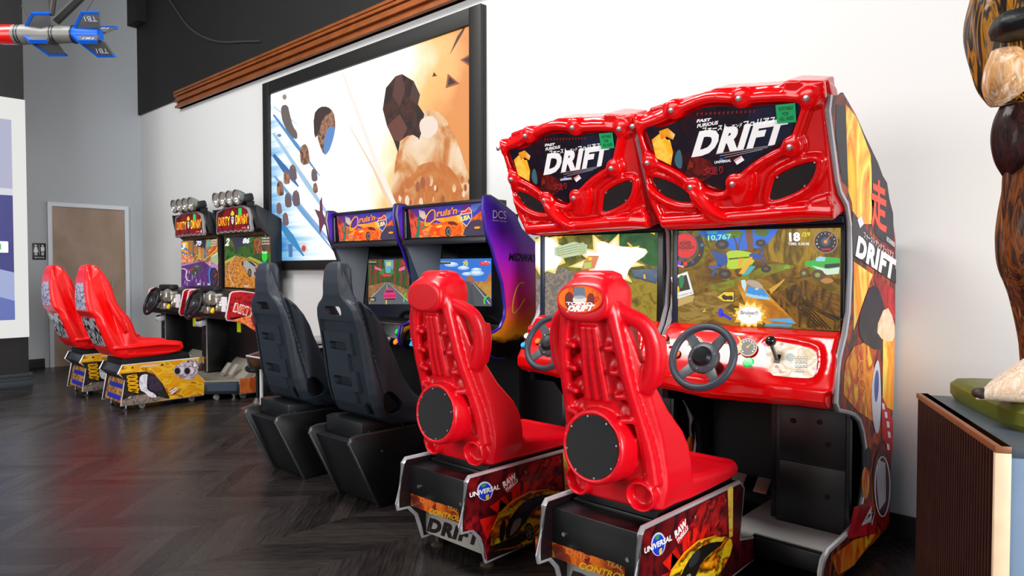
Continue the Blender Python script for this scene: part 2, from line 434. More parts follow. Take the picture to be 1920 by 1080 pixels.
# ------------------------------------------------------------------ big lit picture on the back wall
po = thing('framed_lit_picture', 'huge black framed lit picture of blue streaks and orange haze on the white wall', 'picture', (-5.1, WY, 2.2))
X0, X1, Z0, Z1 = -6.75, -3.55, 1.25, 3.17
fr = MB(); B = .125
fr.extr([(X0, WY, Z0), (X1, WY, Z0), (X1, WY, Z1), (X0, WY, Z1)], (0, -.03, 0))
fo = fr.build('backing', BLACKM, po)
fr = MB()
for x0, x1, z0, z1 in ((X0, X0+B, Z0, Z1), (X1-B, X1, Z0, Z1), (X0+B, X1-B, Z0, Z0+.09), (X0+B, X1-B, Z1-B, Z1)): fr.box(x0, x1, WY-.06, WY-.03, z0, z1)
fr.build('frame', mat('#100e0b', rough=.55), po, bevel=.004)
def haze_mat():
    m = bpy.data.materials.new('print_haze'); m.use_nodes = True; nt = m.node_tree; N = nt.nodes; L = nt.links; b = N['Principled BSDF']
    tc = N.new('ShaderNodeTexCoord'); sp = N.new('ShaderNodeSeparateXYZ'); L.new(tc.outputs['Object'], sp.inputs[0])
    nz = N.new('ShaderNodeTexNoise'); nz.inputs['Scale'].default_value = 2.2; nz.inputs['Detail'].default_value = 6; L.new(tc.outputs['Object'], nz.inputs['Vector'])
    mp = N.new('ShaderNodeMapping'); mp.inputs['Rotation'].default_value = (0, math.radians(52), 0); mp.inputs['Scale'].default_value = (.5, 1, 14); L.new(tc.outputs['Object'], mp.inputs['Vector'])
    st = N.new('ShaderNodeTexNoise'); st.inputs['Scale'].default_value = 1.0; st.inputs['Detail'].default_value = 4; L.new(mp.outputs[0], st.inputs['Vector'])
    def mth(op, a, b_=None):
        n = N.new('ShaderNodeMath'); n.operation = op
        for i, v in enumerate((a, b_)):
            if v is None: continue
            if isinstance(v, (int, float)): n.inputs[i].default_value = v
            else: L.new(v, n.inputs[i])
        return n.outputs[0]
    x = sp.outputs['X']; z = sp.outputs['Z']
    # local coordinates: x -1.65..1.55, z -.95..+.97
    left = mth('SUBTRACT', mth('MULTIPLY', mth('SUBTRACT', mth('MULTIPLY', z, -.45), mth('ADD', x, .95)), 1.1), 0)
    left = mth('ADD', left, mth('MULTIPLY', mth('SUBTRACT', st.outputs['Fac'], .5), 1.5))
    cr = N.new('ShaderNodeValToRGB'); L.new(left, cr.inputs[0]); e = cr.color_ramp.elements
    e[0].position = .0; e[0].color = (1, 1, 1, 1); e[1].position = 1.0; e[1].color = (*lin('#1c6fb4'), 1)
    q = e.new(.35); q.color = (*lin('#d4e6f4'), 1); q = e.new(.65); q.color = (*lin('#7fb6dc'), 1)
    rgt = mth('ADD', mth('MULTIPLY', mth('ADD', x, mth('MULTIPLY', z, -.45)), .9), mth('MULTIPLY', mth('SUBTRACT', nz.outputs['Fac'], .5), .8))
    cr2 = N.new('ShaderNodeValToRGB'); L.new(rgt, cr2.inputs[0]); e = cr2.color_ramp.elements
    e[0].position = .12; e[0].color = (1, 1, 1, 1); e[1].position = 1.0; e[1].color = (*lin('#dc8a40'), 1)
    q = e.new(.35); q.color = (*lin('#fff0d0'), 1); q = e.new(.6); q.color = (*lin('#f3be72'), 1); q = e.new(.82); q.color = (*lin('#eeaa60'), 1)
    mx = N.new('ShaderNodeMix'); mx.data_type = 'RGBA'; mx.blend_type = 'MULTIPLY'; mx.inputs['Factor'].default_value = 1
    L.new(cr.outputs[0], mx.inputs['A']); L.new(cr2.outputs[0], mx.inputs['B'])
    b.inputs['Base Color'].default_value = (.03, .03, .03, 1)
    L.new(mx.outputs['Result'], b.inputs['Emission Color']); b.inputs['Emission Strength'].default_value = 1.15
    b.inputs['Roughness'].default_value = .4
    return m
a = Art((0, WY-.032, 0), (0, -1, 0)); a.em = .95
HZ = haze_mat()
a.world([(X0+B, WY-.032, Z0+.09), (X1-B, WY-.032, Z0+.09), (X1-B, WY-.032, Z1-B), (X0+B, WY-.032, Z1-B)], HZ)
# generic stand-in shapes: dark boulder and mound in orange haze, blue streaks, scattered shards
OR = grunge(['#c8641e', '#e39048', '#d87a34', '#f0b070'], scale=5, em=.85, coat=0)
OR2 = grunge(['#b35a20', '#d98844', '#f6cfa0', '#ffe9d0'], scale=4, em=.95, coat=0)
DK = grunge(['#1c1210', '#3a1d16', '#5a2c1e', '#241413'], scale=9, em=.7, coat=0)
a.poly(smoothpts([(728, 398), (738, 330), (744, 285), (760, 240), (790, 205), (826, 208), (852, 250), (876, 320), (900, 398)], 2), OR2, 1)
a.poly(smoothpts([(745, 395), (760, 330), (800, 300), (850, 310), (884, 395)], 2), OR, 2)
a.poly([(718, 205), (724, 165), (742, 143), (754, 139), (776, 152), (788, 178), (784, 196), (796, 214), (790, 250), (778, 286), (752, 300), (738, 262), (726, 236)], DK, 3)
a.poly([(742, 143), (754, 139), (760, 170), (750, 200), (736, 180)], '#5a2a20', 4); a.poly([(776, 152), (788, 178), (784, 196), (768, 186)], '#48201a', 4); a.poly([(726, 236), (750, 214), (764, 240), (752, 268), (740, 262)], '#6a3424', 4)
a.poly(smoothpts([(744, 270), (770, 250), (790, 262), (786, 320), (756, 340)], 1), OR2, 5)
random.seed(5)
for k in range(30):
    x = random.uniform(750, 880); y = random.uniform(330, 392); r = random.uniform(3, 8)
    a.ell(x, y, r*.6, r*1.4, random.choice([OR2, OR, '#f8dcc0', '#c87038', '#a95a2c']), 5+k % 6)
a.poly(smoothpts([(785, 225), (812, 214), (826, 240), (806, 262), (790, 255)], 2), '#fbe6d6', 5)
# drifting shards, upper right
for cx, cy, s_, r_ in ((846, 152, 17, .3), (878, 112, 15, 1.2), (815, 140, 6, .5)):
    a.poly([(cx+s_*math.cos(r_), cy+s_*math.sin(r_)), (cx+s_*math.cos(r_+1.9), cy+s_*math.sin(r_+1.9)), (cx+s_*.9*math.cos(r_+4), cy+s_*.9*math.sin(r_+4))], '#a8511a', 3)
    a.poly([(cx+s_*.6*math.cos(r_), cy+s_*.6*math.sin(r_)), (cx+s_*.6*math.cos(r_+1.9), cy+s_*.6*math.sin(r_+1.9)), (cx+s_*.5*math.cos(r_+4), cy+s_*.5*math.sin(r_+4))], '#2a0f08', 4)
a.poly([(877, 42), (868, 62), (843, 104), (858, 68)], '#5a2614', 3)
a.line([(640, 130), (700, 290), (740, 392)], [3, 8, 14], '#fff6ea', 2)
a.line([(655, 235), (700, 315), (735, 392)], [1, 4, 9], '#fbd8b0', 3)
# left: streaks and small dark blots
for (x0, y0, x1, y1, w_, c) in ((513, 215, 600, 330, 7, '#4f92cc'), (513, 250, 640, 440, 9, '#a8cdea'), (513, 290, 560, 350, 12, '#2b6cb0'), (515, 330, 625, 470, 8, '#6fa8d8'),
                                (560, 380, 640, 480, 6, '#8fb0e8'), (513, 200, 560, 235, 4, '#c8def0'), (520, 410, 570, 480, 14, '#3d8cc4')):
    a.line([(x0, y0), ((x0+x1)/2, (y0+y1)/2), (x1, y1)], [w_*.5, w_, w_*.2], c, 2)
a.poly(smoothpts([(527, 198), (540, 196), (544, 215), (550, 238), (558, 248), (558, 262), (548, 258), (535, 240), (528, 220)], 1), '#6a625e', 4)
BR = grunge(['#3c2a2a', '#8a5a44', '#c49070', '#5a3c34'], scale=14, em=.8, coat=0)
a.poly(smoothpts([(592, 222), (600, 206), (612, 200), (626, 208), (630, 236), (626, 258), (616, 286), (608, 292), (598, 268), (594, 246)], 1), BR, 4)
a.poly(smoothpts([(588, 215), (600, 200), (616, 200), (624, 210), (606, 220), (598, 250), (590, 262)], 1), '#3a2620', 5)
a.poly(smoothpts([(612, 240), (630, 236), (626, 260), (616, 288), (606, 290)], 1), '#5f8fd0', 6)
random.seed(11)
for (x, y, s_) in ((572, 285, 14), (550, 320, 11), (538, 330, 9), (526, 350, 10), (541, 372, 10), (556, 368, 11), (524, 388, 8), (536, 408, 9), (590, 325, 9), (592, 350, 7)):
    a.poly(smoothpts([(x-s_*.4, y-s_), (x+s_*.35, y-s_*.9), (x+s_*.6, y+s_*.3), (x+s_*.7, y+s_*1.6), (x-s_*.5, y+s_*1.8), (x-s_*.7, y)], 1), random.choice([BR, '#7c6468', '#4a5a78', BR, '#6a5a60']), 5)
    a.ell(x, y-s_*.7, s_*.25, s_*.35, '#8a5c48', 6)
a.poly([(600, 378), (604, 368), (606, 400), (616, 420), (628, 446), (608, 420), (600, 440), (598, 410), (590, 392), (600, 396)], '#6a2c48', 5)
a.ell(571, 464, 6, 11, '#e8dce0', 5, rot=-.3); a.ell(570, 466, 4, 6, '#c05040', 6)
a.poly([(541, 458), (549, 458), (549, 482), (542, 482)], '#4a78b8', 5)
a.ell(534, 182, 4, 5, '#9a9088', 4); a.ell(524, 254, 4, 3, '#7088b0', 4)
a.build('picture', po)

# dark cable sagging along the black upper wall
cpts = [ay(x, y, WY-.045) for x, y in smoothpts([(310, -12), (330, 18), (352, 50), (380, 70), (415, 80), (450, 78), (487, 77)], 2, closed=False)]
tag(MB().tube(cpts, .012, 6).build('hanging_cable', mat('#3c3a38', rough=.5)), 'thin dark cable sagging across the black upper wall', 'cable')

# ================================================================== RED DRIFT RACING MACHINES
DM = thing('racing_arcade_machine', 'nearest red drift racing cabinet, logo plate on its seat back, dirt race on screen', 'arcade machine', (-1.255, 2.7, 0), 'red drift racing machines')
XR, XL = -.85, -1.645        # outer faces of the cabinet
SX = -1.376                 # centre of the seat and the wheel side
# ---- cabinet side panels
prof = [(2.667, 1.888), (2.795, 1.916), (2.942, 1.864), (3.339, 1.661), (3.409, 1.637), (3.52, 1.46), (3.565, 1.388), (3.575, 1.013), (3.55, .414), (3.53, .074), (3.484, .056), (2.63, .04),
        (2.63, .13), (2.653, .165), (2.70, .185), (2.864, .185), (3.00, .19), (3.09, .22), (3.135, .30), (3.165, .40), (3.16, .50), (3.122, .574), (3.07, .63), (2.994, .665), (2.90, .69), (2.80, .712), (2.775, .74),
        (2.79, .85), (2.809, .91), (2.87, .99), (2.912, 1.08), (2.928, 1.25), (2.92, 1.422), (2.869, 1.509), (2.79, 1.55), (2.758, 1.59), (2.70, 1.72), (2.65, 1.83)]
for x0, x1 in ((XR-.02, XR), (XL, XL+.02)):
    sp_ = MB().prismx(prof, x0, x1).build('side_panel', mat('#121018', rough=.35), DM, bevel=.002)
    i0 = 11; edge = prof[i0:]+[prof[0]]
    MB().tube([(x0+.01, y-.002, z) for y, z in edge], .0115, 8, sx=1.25).build('edge_molding', CHROME, sp_)
    back = prof[1:12]
    MB().tube([((x0+x1)/2, y+.001, z+.001) for y, z in back], .0105, 6).build('edge_molding', mat('#2a2428', rough=.4), sp_)
    if x0 == XR-.02: SIDE = sp_
    else: SIDEL = sp_
# printed art of the outer side
a = Art((XR, 0, 0), (1, 0, 0), base=.0006); SP = [ (y, z) for y, z in prof]
def clipin(m=.006):
    c = (3.2, 1.0); return [(XR, y, z) for y, z in prof]
ARTB = grunge(['#120a0e', '#3a0a0c', '#a81a10', '#160c14', '#c84a10', '#220a12'], scale=5, stretch=(1, 1, .7))
a.world(clipin(), ARTB)
FIRE = grunge(['#e8450c', '#f8a010', '#c41a0a', '#ffcf20', '#8a140c'], scale=7, stretch=(1, 1, .6))
FIRE2 = grunge(['#ffd21c', '#ff8a10', '#ffe860', '#e05008'], scale=6, stretch=(1, 1, .5))
REDP = grunge(['#b0101c', '#d81c28', '#84101a', '#e02030'], scale=6)
NIGHT = grunge(['#10101c', '#1c1a30', '#0a0a12', '#2a2238'], scale=9)
a.poly([(1585, 195), (1604, 218), (1634, 282), (1634, 420), (1600, 420), (1597, 380), (1590, 360)], FIRE2, 1)
a.poly([(1567, 195), (1584, 200), (1590, 352), (1578, 340), (1566, 250)], NIGHT, 2)
a.poly([(1608, 226), (1646, 306), (1660, 345), (1674, 400), (1676, 470), (1640, 440), (1632, 290)], NIGHT, 2)
a.text('走', (1632, 424), (1662, 440), (1632, 330), '#e8380c', 4, bold=.03)
a.poly([(1597, 395), (1679, 505), (1679, 532), (1598, 478)], '#15101c', 5)
a.text('ファーストアンドフュリアス', (1618, 446), (1674, 486), (1618, 434), '#f6eef6', 7, bold=.01)
a.text('DRIFT', (1602, 480), (1675, 528), (1606, 440), '#ffffff', 8, bold=.06, shear=.1, space=1.12)
a.text('FAST & FURIOUS', (1661, 452), (1676, 464), (1661, 443), '#ffffff', 7, bold=.02)
a.poly([(1606, 412), (1613, 404), (1618, 420), (1611, 428)], '#f4e8ff', 7)
a.poly([(1600, 490), (1636, 515), (1620, 560), (1600, 620)], FIRE2, 2)
a.poly([(1636, 515), (1678, 545), (1678, 620), (1650, 560)], REDP, 2)
a.poly(smoothpts([(1640, 532), (1650, 548), (1660, 590), (1654, 640), (1648, 660), (1612, 640), (1608, 600), (1626, 545)], 1), NIGHT, 4)
a.poly(smoothpts([(1660, 570), (1676, 600), (1677, 640), (1655, 640), (1640, 618)], 1), grunge(['#f4c490', '#f8e0c0', '#e09858'], scale=8), 5)
a.poly([(1655, 625), (1677, 610), (1675, 770), (1654, 760)], FIRE2, 3)
a.poly([(1600, 650), (1626, 640), (1640, 700), (1636, 790), (1606, 770), (1580, 740), (1584, 680)], FIRE, 3)
for k in range(5): a.ring(1614, 668+k*17, 6, 9, 1.6, '#f6b020', 6, a0=.2+k, a1=3.2+k)
a.poly(smoothpts([(1640, 680), (1648, 672), (1652, 760), (1646, 820), (1636, 800), (1632, 730)], 2), '#d8d8e8', 5)
a.poly(smoothpts([(1642, 690), (1647, 700), (1646, 740), (1640, 760), (1637, 720)], 2), '#3a4a9a', 6)
a.poly([(1652, 740), (1674, 790), (1672, 850), (1652, 820)], REDP, 4)
for k, (x, y) in enumerate(((1655, 762), (1660, 778), (1664, 796), (1666, 815), (1664, 838))): a.poly([(x-3, y-7), (x+2, y-5), (x+3, y+6), (x-2, y+5)], '#f0e8f0', 6)
a.poly(smoothpts([(1640, 850), (1652, 838), (1668, 856), (1668, 940), (1652, 972), (1640, 950), (1634, 900)], 2), '#4a0c18', 6)
a.ring(1653, 912, 14, 56, 2.2, '#ece6f0', 8)
for k in range(6): a.line(smoothpts([(1645+k*2.4, 862+k), (1643+k*3, 905), (1648+k*2, 955-k*3)], 1, closed=False), 1.8, '#e4dcea', 8)
for k in range(7): a.line(smoothpts([(1614+k*3, 985-k*1), (1622+k*2.6, 972-k*3), (1633, 948+k*6)], 1, closed=False), [1, 3, 1], '#f0e8f4', 8)
a.poly([(1600, 950), (1634, 940), (1646, 1000), (1612, 1005), (1588, 1010)], REDP, 5)
a.poly([(1556, 1045), (1600, 1012), (1640, 1000), (1650, 990), (1600, 1060), (1570, 1078)], FIRE, 4)
a.ell(1622, 905, 7, 30, FIRE, 3); a.ell(1628, 860, 6, 22, NIGHT, 4)
a.build('side_art', SIDE)
# ---- cabinet shell
m = MB()
m.box(XL+.02, XR-.02, 3.42, 3.54, .06, 1.45)      # back
m.box(XL+.02, XR-.02, 2.95, 3.5, 1.42, 1.5)
m.box(XL+.02, XR-.02, 3.25, 3.28, .13, .80)        # foot-well back wall
m.build('cabinet_back', DEEP, DM)
m = MB().box(-1.175, XR-.02, 3.0, 3.03, .15, .70).build('coin_door', mat('#08090c', rough=.4), DM, bevel=.003)
for z0, z1 in ((.425, .665), (.165, .42)): MB().box(-1.158, -.885, 2.994, 3.0, z0, z1).build('door_leaf', mat('#0b0c10', rough=.42, noise=.3, bscale=14), m, bevel=.003)
for x, z in ((-1.10, .60), (-.99, .61), (-.955, .52), (-.955, .30)): MB().lathe([(.011, 0), (.011, .004)], (x, 2.993, z), (0, -1, 0), 14).build('lock', mat('#1c1c20', rough=.3, metal=.6), m)
MB().prismx([(3.0, .16), (3.25, .16), (3.25, .78), (3.0, .70)], -1.195, -1.175).build('well_divider', BLACK, DM)
# screen surround
SY = 2.89
m = MB()
m.box(XL+.02, XR-.02, SY, SY+.03, .94, 1.47)
m.build('screen_bezel', mat('#0b0c10', rough=.3), DM, bevel=.003)
MB().box(XL+.02, XR-.02, SY-.022, SY, 1.435, 1.46).box(XL+.022, XL+.05, SY-.01, SY, .97, 1.435).build('bezel_trim', mat('#1b2c44', rough=.35), DM, bevel=.002)

# ---- marquee housing: moulded red plastic on a slightly overhanging plane
MO = Vector((0, 2.62, 1.88)); MN = Vector((0, -1, -.33)).normalized()
def M(x, y, off=0.): return onpl(x, y, MO, MN)+MN*off
def MC_(p): v = M(*p); v.x = min(v.x, XR-.018); v.x = max(v.x, XL+.01); return v
outl = [(1196, 243), (1197, 222), (1222, 202), (1260, 189), (1309, 179), (1339, 166), (1388, 164), (1459, 159), (1478, 149), (1567, 147), (1560, 186), (1556, 250), (1566, 335), (1584, 380), (1586, 412),
        (1500, 418), (1400, 424), (1300, 430), (1249, 431), (1240, 412), (1224, 370), (1205, 315), (1199, 280)]
plexi = [(1208, 232), (1240, 240), (1275, 226), (1300, 208), (1330, 199), (1372, 198), (1394, 204), (1425, 197), (1500, 192), (1503, 198), (1486, 250), (1472, 268), (1436, 290), (1404, 314), (1386, 328), (1366, 352), (1354, 357), (1341, 353),
         (1305, 332), (1275, 317), (1234, 299), (1221, 272)]
m = MB()
m.extr([MC_(p) for p in outl], -MN*.15)
# frame ring raised around the plexi
ring = [M(*p, .012) for p in smoothpts([(1203, 233), (1238, 222), (1272, 205), (1310, 188), (1340, 180), (1395, 184), (1460, 178), (1522, 182)], 2, closed=False)]
m.tube(ring, .026, 10)
m.tube([M(*p, .018) for p in smoothpts([(1521, 181), (1506, 225), (1490, 272)], 1, closed=False)], .018, 10)
m.tube([M(*p, .018) for p in smoothpts([(1492, 272), (1460, 285), (1420, 308), (1384, 340)], 2, closed=False)], .019, 10)
m.tube([M(*p, .018) for p in smoothpts([(1384, 342), (1368, 360), (1352, 366), (1330, 360), (1305, 347)], 2, closed=False)], .017, 10)
m.tube([M(*p, .018) for p in smoothpts([(1305, 347), (1268, 320), (1224, 302)], 2, closed=False)], .019, 10)
m.tube([M(*p, .018) for p in smoothpts([(1224, 302), (1210, 270), (1200, 236)], 2, closed=False)], .013, 10)
bolts = [(1269, 204), (1395, 182), (1521, 181), (1197, 234), (1224, 302), (1305, 347), (1383, 341), (1490, 272)]
for bx_, by_ in bolts:
    m.lathe([(.044, -.02), (.044, .022), (.036, .038), (.0, .044)], M(bx_, by_), MN, 18)
# visor over the top
m.extr([M(1478, 149, 0), M(1569, 146, 0), M(1569, 180, 0), M(1500, 182, 0), M(1470, 176, 0)], MN*.03)
m.extr([M(1222, 201, 0), M(1258, 189, 0), M(1262, 205, .0), M(1222, 220, 0)], MN*.02)
m.tube([M(*p, .01) for p in smoothpts([(1196, 250), (1206, 320), (1224, 368), (1244, 412)], 2, closed=False)], .018, 8)
# lower brow and blade
m.tube([M(*p, .01) for p in smoothpts([(1244, 415), (1340, 408), (1440, 400), (1520, 394), (1568, 396)], 1, closed=False)], .030, 10)
m.tube([M(*p, .03) for p in smoothpts([(1305, 350), (1322, 378), (1345, 398), (1376, 410)], 2, closed=False)], [.022, .034, .030, .020, .006], 10)
m.tube([M(*p, .012) for p in smoothpts([(1212, 345), (1240, 372), (1276, 386), (1310, 386)], 2, closed=False)], .02, 10)
m.tube([M(*p, .012) for p in smoothpts([(1212, 322), (1250, 328), (1285, 345), (1312, 372)], 2, closed=False)], .016, 10)
m.extr([M(*p, 0) for p in [(1378, 332), (1418, 326), (1416, 352), (1404, 380), (1380, 384), (1372, 356)]], MN*.035)
# frame around the right speaker
spkR = [(1458, 326), (1534, 298), (1531, 320), (1512, 352), (1443, 380), (1448, 352)]
rr = smoothpts([(1452, 318), (1541, 287), (1538, 325), (1515, 360), (1436, 388), (1442, 352)], 2)
m.tube([M(*p, .006) for p in rr], .016, 8, closed=True)
m.extr([M(*p, 0) for p in [(1500, 392), (1530, 372), (1556, 364), (1566, 384), (1562, 398), (1540, 402)]], MN*.03)
# top shell running back to the wall side
m.extr([M(1200, 220, -.02), M(1222, 201, -.02), M(1339, 165, -.02), M(1459, 159, -.02), M(1478, 149, -.02), M(1562, 147, -.02), M(1556, 185, -.05), M(1200, 240, -.05)], (0, .10, -.01))
m.v = [(min(max(x, XL+.002), XR-.002), y, z) for x, y, z in m.v]
mh = m.build('marquee_housing', RED, DM, remesh=.0065, sm=5)
for b_ in bolts: MB().lathe([(.0115, .0), (.0115, .008), (.007, .010)], M(b_[0]-1, b_[1], .042), MN, 10).build('bolt_head', BOLT, mh)
q = MB()
q.extr([M(*p, .0) for p in smoothpts(spkR, 1)], MN*.012)
q.build('speaker_grille', mat('#090a0e', rough=.5, bump=.6, bscale=500), mh)
q = MB(); q.extr([M(*p, .0) for p in smoothpts([(1222, 328), (1255, 334), (1285, 352), (1307, 388), (1262, 377), (1237, 356)], 1)], MN*.012)
q.build('speaker_grille', mat('#070709', rough=.5, bump=.6, bscale=500), mh)
for p in ((1460, 331), (1530, 303), (1511, 347), (1450, 374), (1300, 384), (1240, 356)): MB().lathe([(.004, 0), (.004, .004)], M(*p, .012), MN, 8).build('grille_screw', BOLT, mh)
a = Art(MO+MN*.026, MN, base=0.0)
a.em = .35
a.poly(smoothpts(plexi, 1), grunge(['#140d12', '#241824', '#1a1220', '#3a1018', '#120c14'], scale=7, em=.25), 0)
a.poly([(1222, 262), (1240, 248), (1250, 262), (1256, 262), (1262, 285), (1258, 310), (1230, 296)], grunge(['#f4a81c', '#f8c84c', '#e88410', '#f0d490'], scale=9, em=.6), 1)
a.poly([(1236, 246), (1252, 240), (1266, 252), (1262, 262), (1250, 256), (1240, 262)], grunge(['#e8501c', '#f0a020', '#f8e0b0'], scale=9, em=.5), 2)
a.poly(smoothpts([(1270, 282), (1276, 280), (1280, 300), (1278, 318), (1268, 312), (1264, 298)], 1), '#3a6a78', 2)
a.poly([(1284, 330), (1296, 290), (1330, 300), (1345, 322), (1318, 340)], grunge(['#c83a14', '#301014', '#781c14', '#180c12'], scale=12, em=.35), 1)
a.poly([(1404, 205), (1500, 194), (1480, 255), (1420, 290), (1392, 310), (1400, 250)], grunge(['#1a1c34', '#24243c', '#141428'], scale=5, em=.25), 1)
for k in range(14):
    x = 1306+k*8.2; a.poly([(x, 212-k*.4), (x+4, 211-k*.4), (x+3, 216-k*.4), (x, 217-k*.4)], '#7a1018', 2)
a.text('文', (1318, 330), (1338, 326), (1318, 314), '#a01820', 3, bold=.02); a.text('走り', (1334, 329), (1356, 325), (1334, 313), '#a01820', 3, bold=.02)
a.text('DRIFT', (1296.5, 295), (1472, 268), (1306, 247), '#ffffff', 4, bold=.06, shear=.12, space=1.12)
a.text('ファースト', (1317, 250), (1364, 243), (1317, 239), '#ffffff', 4, bold=.03, shear=.2)
a.text('アンド', (1372, 242), (1392, 238), (1372, 234), '#ffffff', 4, bold=.02, shear=.2)
a.text('フュリアス', (1394, 239), (1454, 230), (1394, 227), '#ffffff', 4, bold=.03, shear=.2)
a.text('FAST', (1306, 230), (1334, 227), (1306, 224), '#ffffff', 4, bold=.05, shear=.2)
a.text('FURIOUS', (1307, 240), (1347, 233), (1307, 233), '#ffffff', 4, bold=.04, shear=.2)
for k in range(3): a.line([(1342+k*8, 289+k*3.2), (1450-k*10, 272+k*4)], .9, '#b8b0b8', 4)
a.text('UNIVERSAL', (1340, 307), (1371, 303), (1340, 302), '#ffffff', 4, bold=.03)
a.ell(1353, 300, 4, 4, '#3a6ac0', 3)
a.poly([(1376, 300), (1390, 292), (1396, 300), (1382, 309)], '#ffffff', 4); a.text('RAW', (1379, 303), (1391, 296), (1377, 299), '#c01020', 5, bold=.03)
ap = a.build('marquee_art', mh)
MB().extr([M(*p, .030) for p in smoothpts(plexi, 1)], MN*.002).build('marquee_glass', mat('#000000', rough=.04, alpha=.06, spec=.5), mh, smooth=0)
a = Art(MO+MN*.034, MN, base=0.)
a.poly([(1454, 197), (1491, 193), (1493, 229), (1457, 232)], '#18b468', 0)
a.text('SUITABLE', (1460, 208), (1487, 205), (1460, 201), '#0c5a34', 1, bold=.02); a.text('FOR', (1467, 217), (1479, 216), (1467, 210), '#0c5a34', 1, bold=.02); a.text('ALL AGES', (1462, 227), (1488, 224), (1462, 220), '#0c5a34', 1, bold=.02)
a.build('age_sticker', mh)

# ---- dashboard
DO = Vector((0, 2.76, .84)); DN = Vector((0, -.81, .59)).normalized()
def D(x, y, off=0.): return onpl(x, y, DO, DN)+DN*off
m = MB()
dl = []
for k, x in enumerate([XL+.022, -1.62, -1.5, -1.376, -1.22, -1.10, -1.0, -.90, XR-.022]):
    b = [0, 0, .004, .008, .004, .0, -.01, -.01, -.01][k]; lw = [.0, .0, -.005, -.015, -.01, -.005, 0, 0, 0][k]
    dl.append([(x, 2.90, 1.0), (x, 2.885, 1.005), (x, 2.84-b*.5, .985), (x, 2.79-b, .93), (x, 2.73-b, .85), (x, 2.69-b, .79), (x, 2.69-b*.8, .745+lw), (x, 2.73-b*.4, .715+lw), (x, 2.92, .72)])
m.loft(dl)
# eyebrow ridge and raised pods
m.tube([D(*p, .012) for p in smoothpts([(1238, 660), (1246, 636), (1290, 622), (1350, 622), (1420, 634), (1432, 650)], 2, closed=False)], .014, 8)
m.tube([D(*p, .005) for p in smoothpts([(1238, 650), (1236, 690), (1260, 706)], 2, closed=False)], .014, 8)
m.extr([D(*p, -.02) for p in smoothpts([(1432, 632), (1530, 646), (1548, 660), (1544, 715), (1510, 728), (1424, 712), (1424, 660)], 2)], DN*.045)
m.tube([D(*p, .022) for p in smoothpts([(1434, 634), (1530, 650), (1543, 664), (1540, 710), (1510, 716), (1428, 706), (1428, 660)], 2)], .009, 8, closed=True)
m.extr([D(*p, -.01) for p in smoothpts([(1552, 655), (1572, 658), (1566, 738), (1548, 742)], 1)], DN*.03)
for gx in (1462, 1530): m.tube([D(gx, 712, -.02), D(gx, 735, .005)], .016, 8)
m.v = [(min(max(x, XL+.002), XR-.002), y, z) for x, y, z in m.v]
dash = m.build('dashboard', RED, DM, remesh=.0065, sm=4)
a = Art(DO+DN*.030, DN, base=0)
GR = grunge(['#f4f0e4', '#ffffff', '#e0c890', '#f8f8f4', '#c8a060'], scale=14)
a.poly(smoothpts([(1438, 636), (1520, 652), (1534, 664), (1530, 706), (1510, 710), (1430, 702)], 1), GR, 0)
for i in range(4):
    for j in range(4):
        if i == 3 and j == 3: continue
        x = 1491+j*6; y = 668+i*8; a.poly([(x, y), (x+4.6, y+.6), (x+4.4, y+6), (x-.2, y+5.4)], '#6a6458', 1); a.poly([(x+.8, y+.8), (x+3.8, y+1.3), (x+3.6, y+4.6), (x+.6, y+4.2)], '#e8e4d8', 2)
a.ell(1482, 670, 8, 8, '#a8b8a8', 1)
a.build('shifter_plate', dash)
g1 = MB().tube([D(1461, 682, .028), D(1458, 666, .075)], .008, 8)
sh = g1.build('gear_shifter', STEEL, DM)
MB().ball(D(1457.5, 660, .085), .022).build('shifter_knob', mat('#16161c', rough=.2, coat=.5), sh)
MB().obox(D(1462, 680, .03), (1, 0, 0), DN.cross(Vector((1, 0, 0))), DN, .011, .018, .004).build('shifter_slot', BLACK, sh)
# gauges behind the wheel
a = Art(DO+DN*.040, DN, base=0)
for cx, cy, rx in ((1304, 645, 15), (1402, 651, 18)):
    a = Art(DO+DN*.040, DN, base=0)
    a.ell(cx, cy, rx, rx*.95, '#c8b890', 0); a.ell(cx, cy, rx*.86, rx*.82, '#382c24', 1)
    for k in range(12):
        t = 2.4+k*.42; a.poly([(cx+rx*.7*math.cos(t)-1.3, cy+rx*.66*math.sin(t)-1.3), (cx+rx*.7*math.cos(t)+1.3, cy+rx*.66*math.sin(t)-1.3), (cx+rx*.7*math.cos(t)+1.3, cy+rx*.66*math.sin(t)+1.3), (cx+rx*.7*math.cos(t)-1.3, cy+rx*.66*math.sin(t)+1.3)], '#f4f0e8', 2)
    a.line([(cx, cy), (cx+rx*.5, cy-rx*.45)], 1.6, '#e8b010', 3); a.ell(cx, cy, 2.4, 2.4, '#e8b010', 4)
    if cx > 1350: a.ring(1379, 646, 10, 16, 3, '#d8d020', 2, a0=-1.2, a1=1.4)
    else: a.ell(1294, 658, 9, 10, '#f8f4e8', 2)
    a.build('gauge', dash)

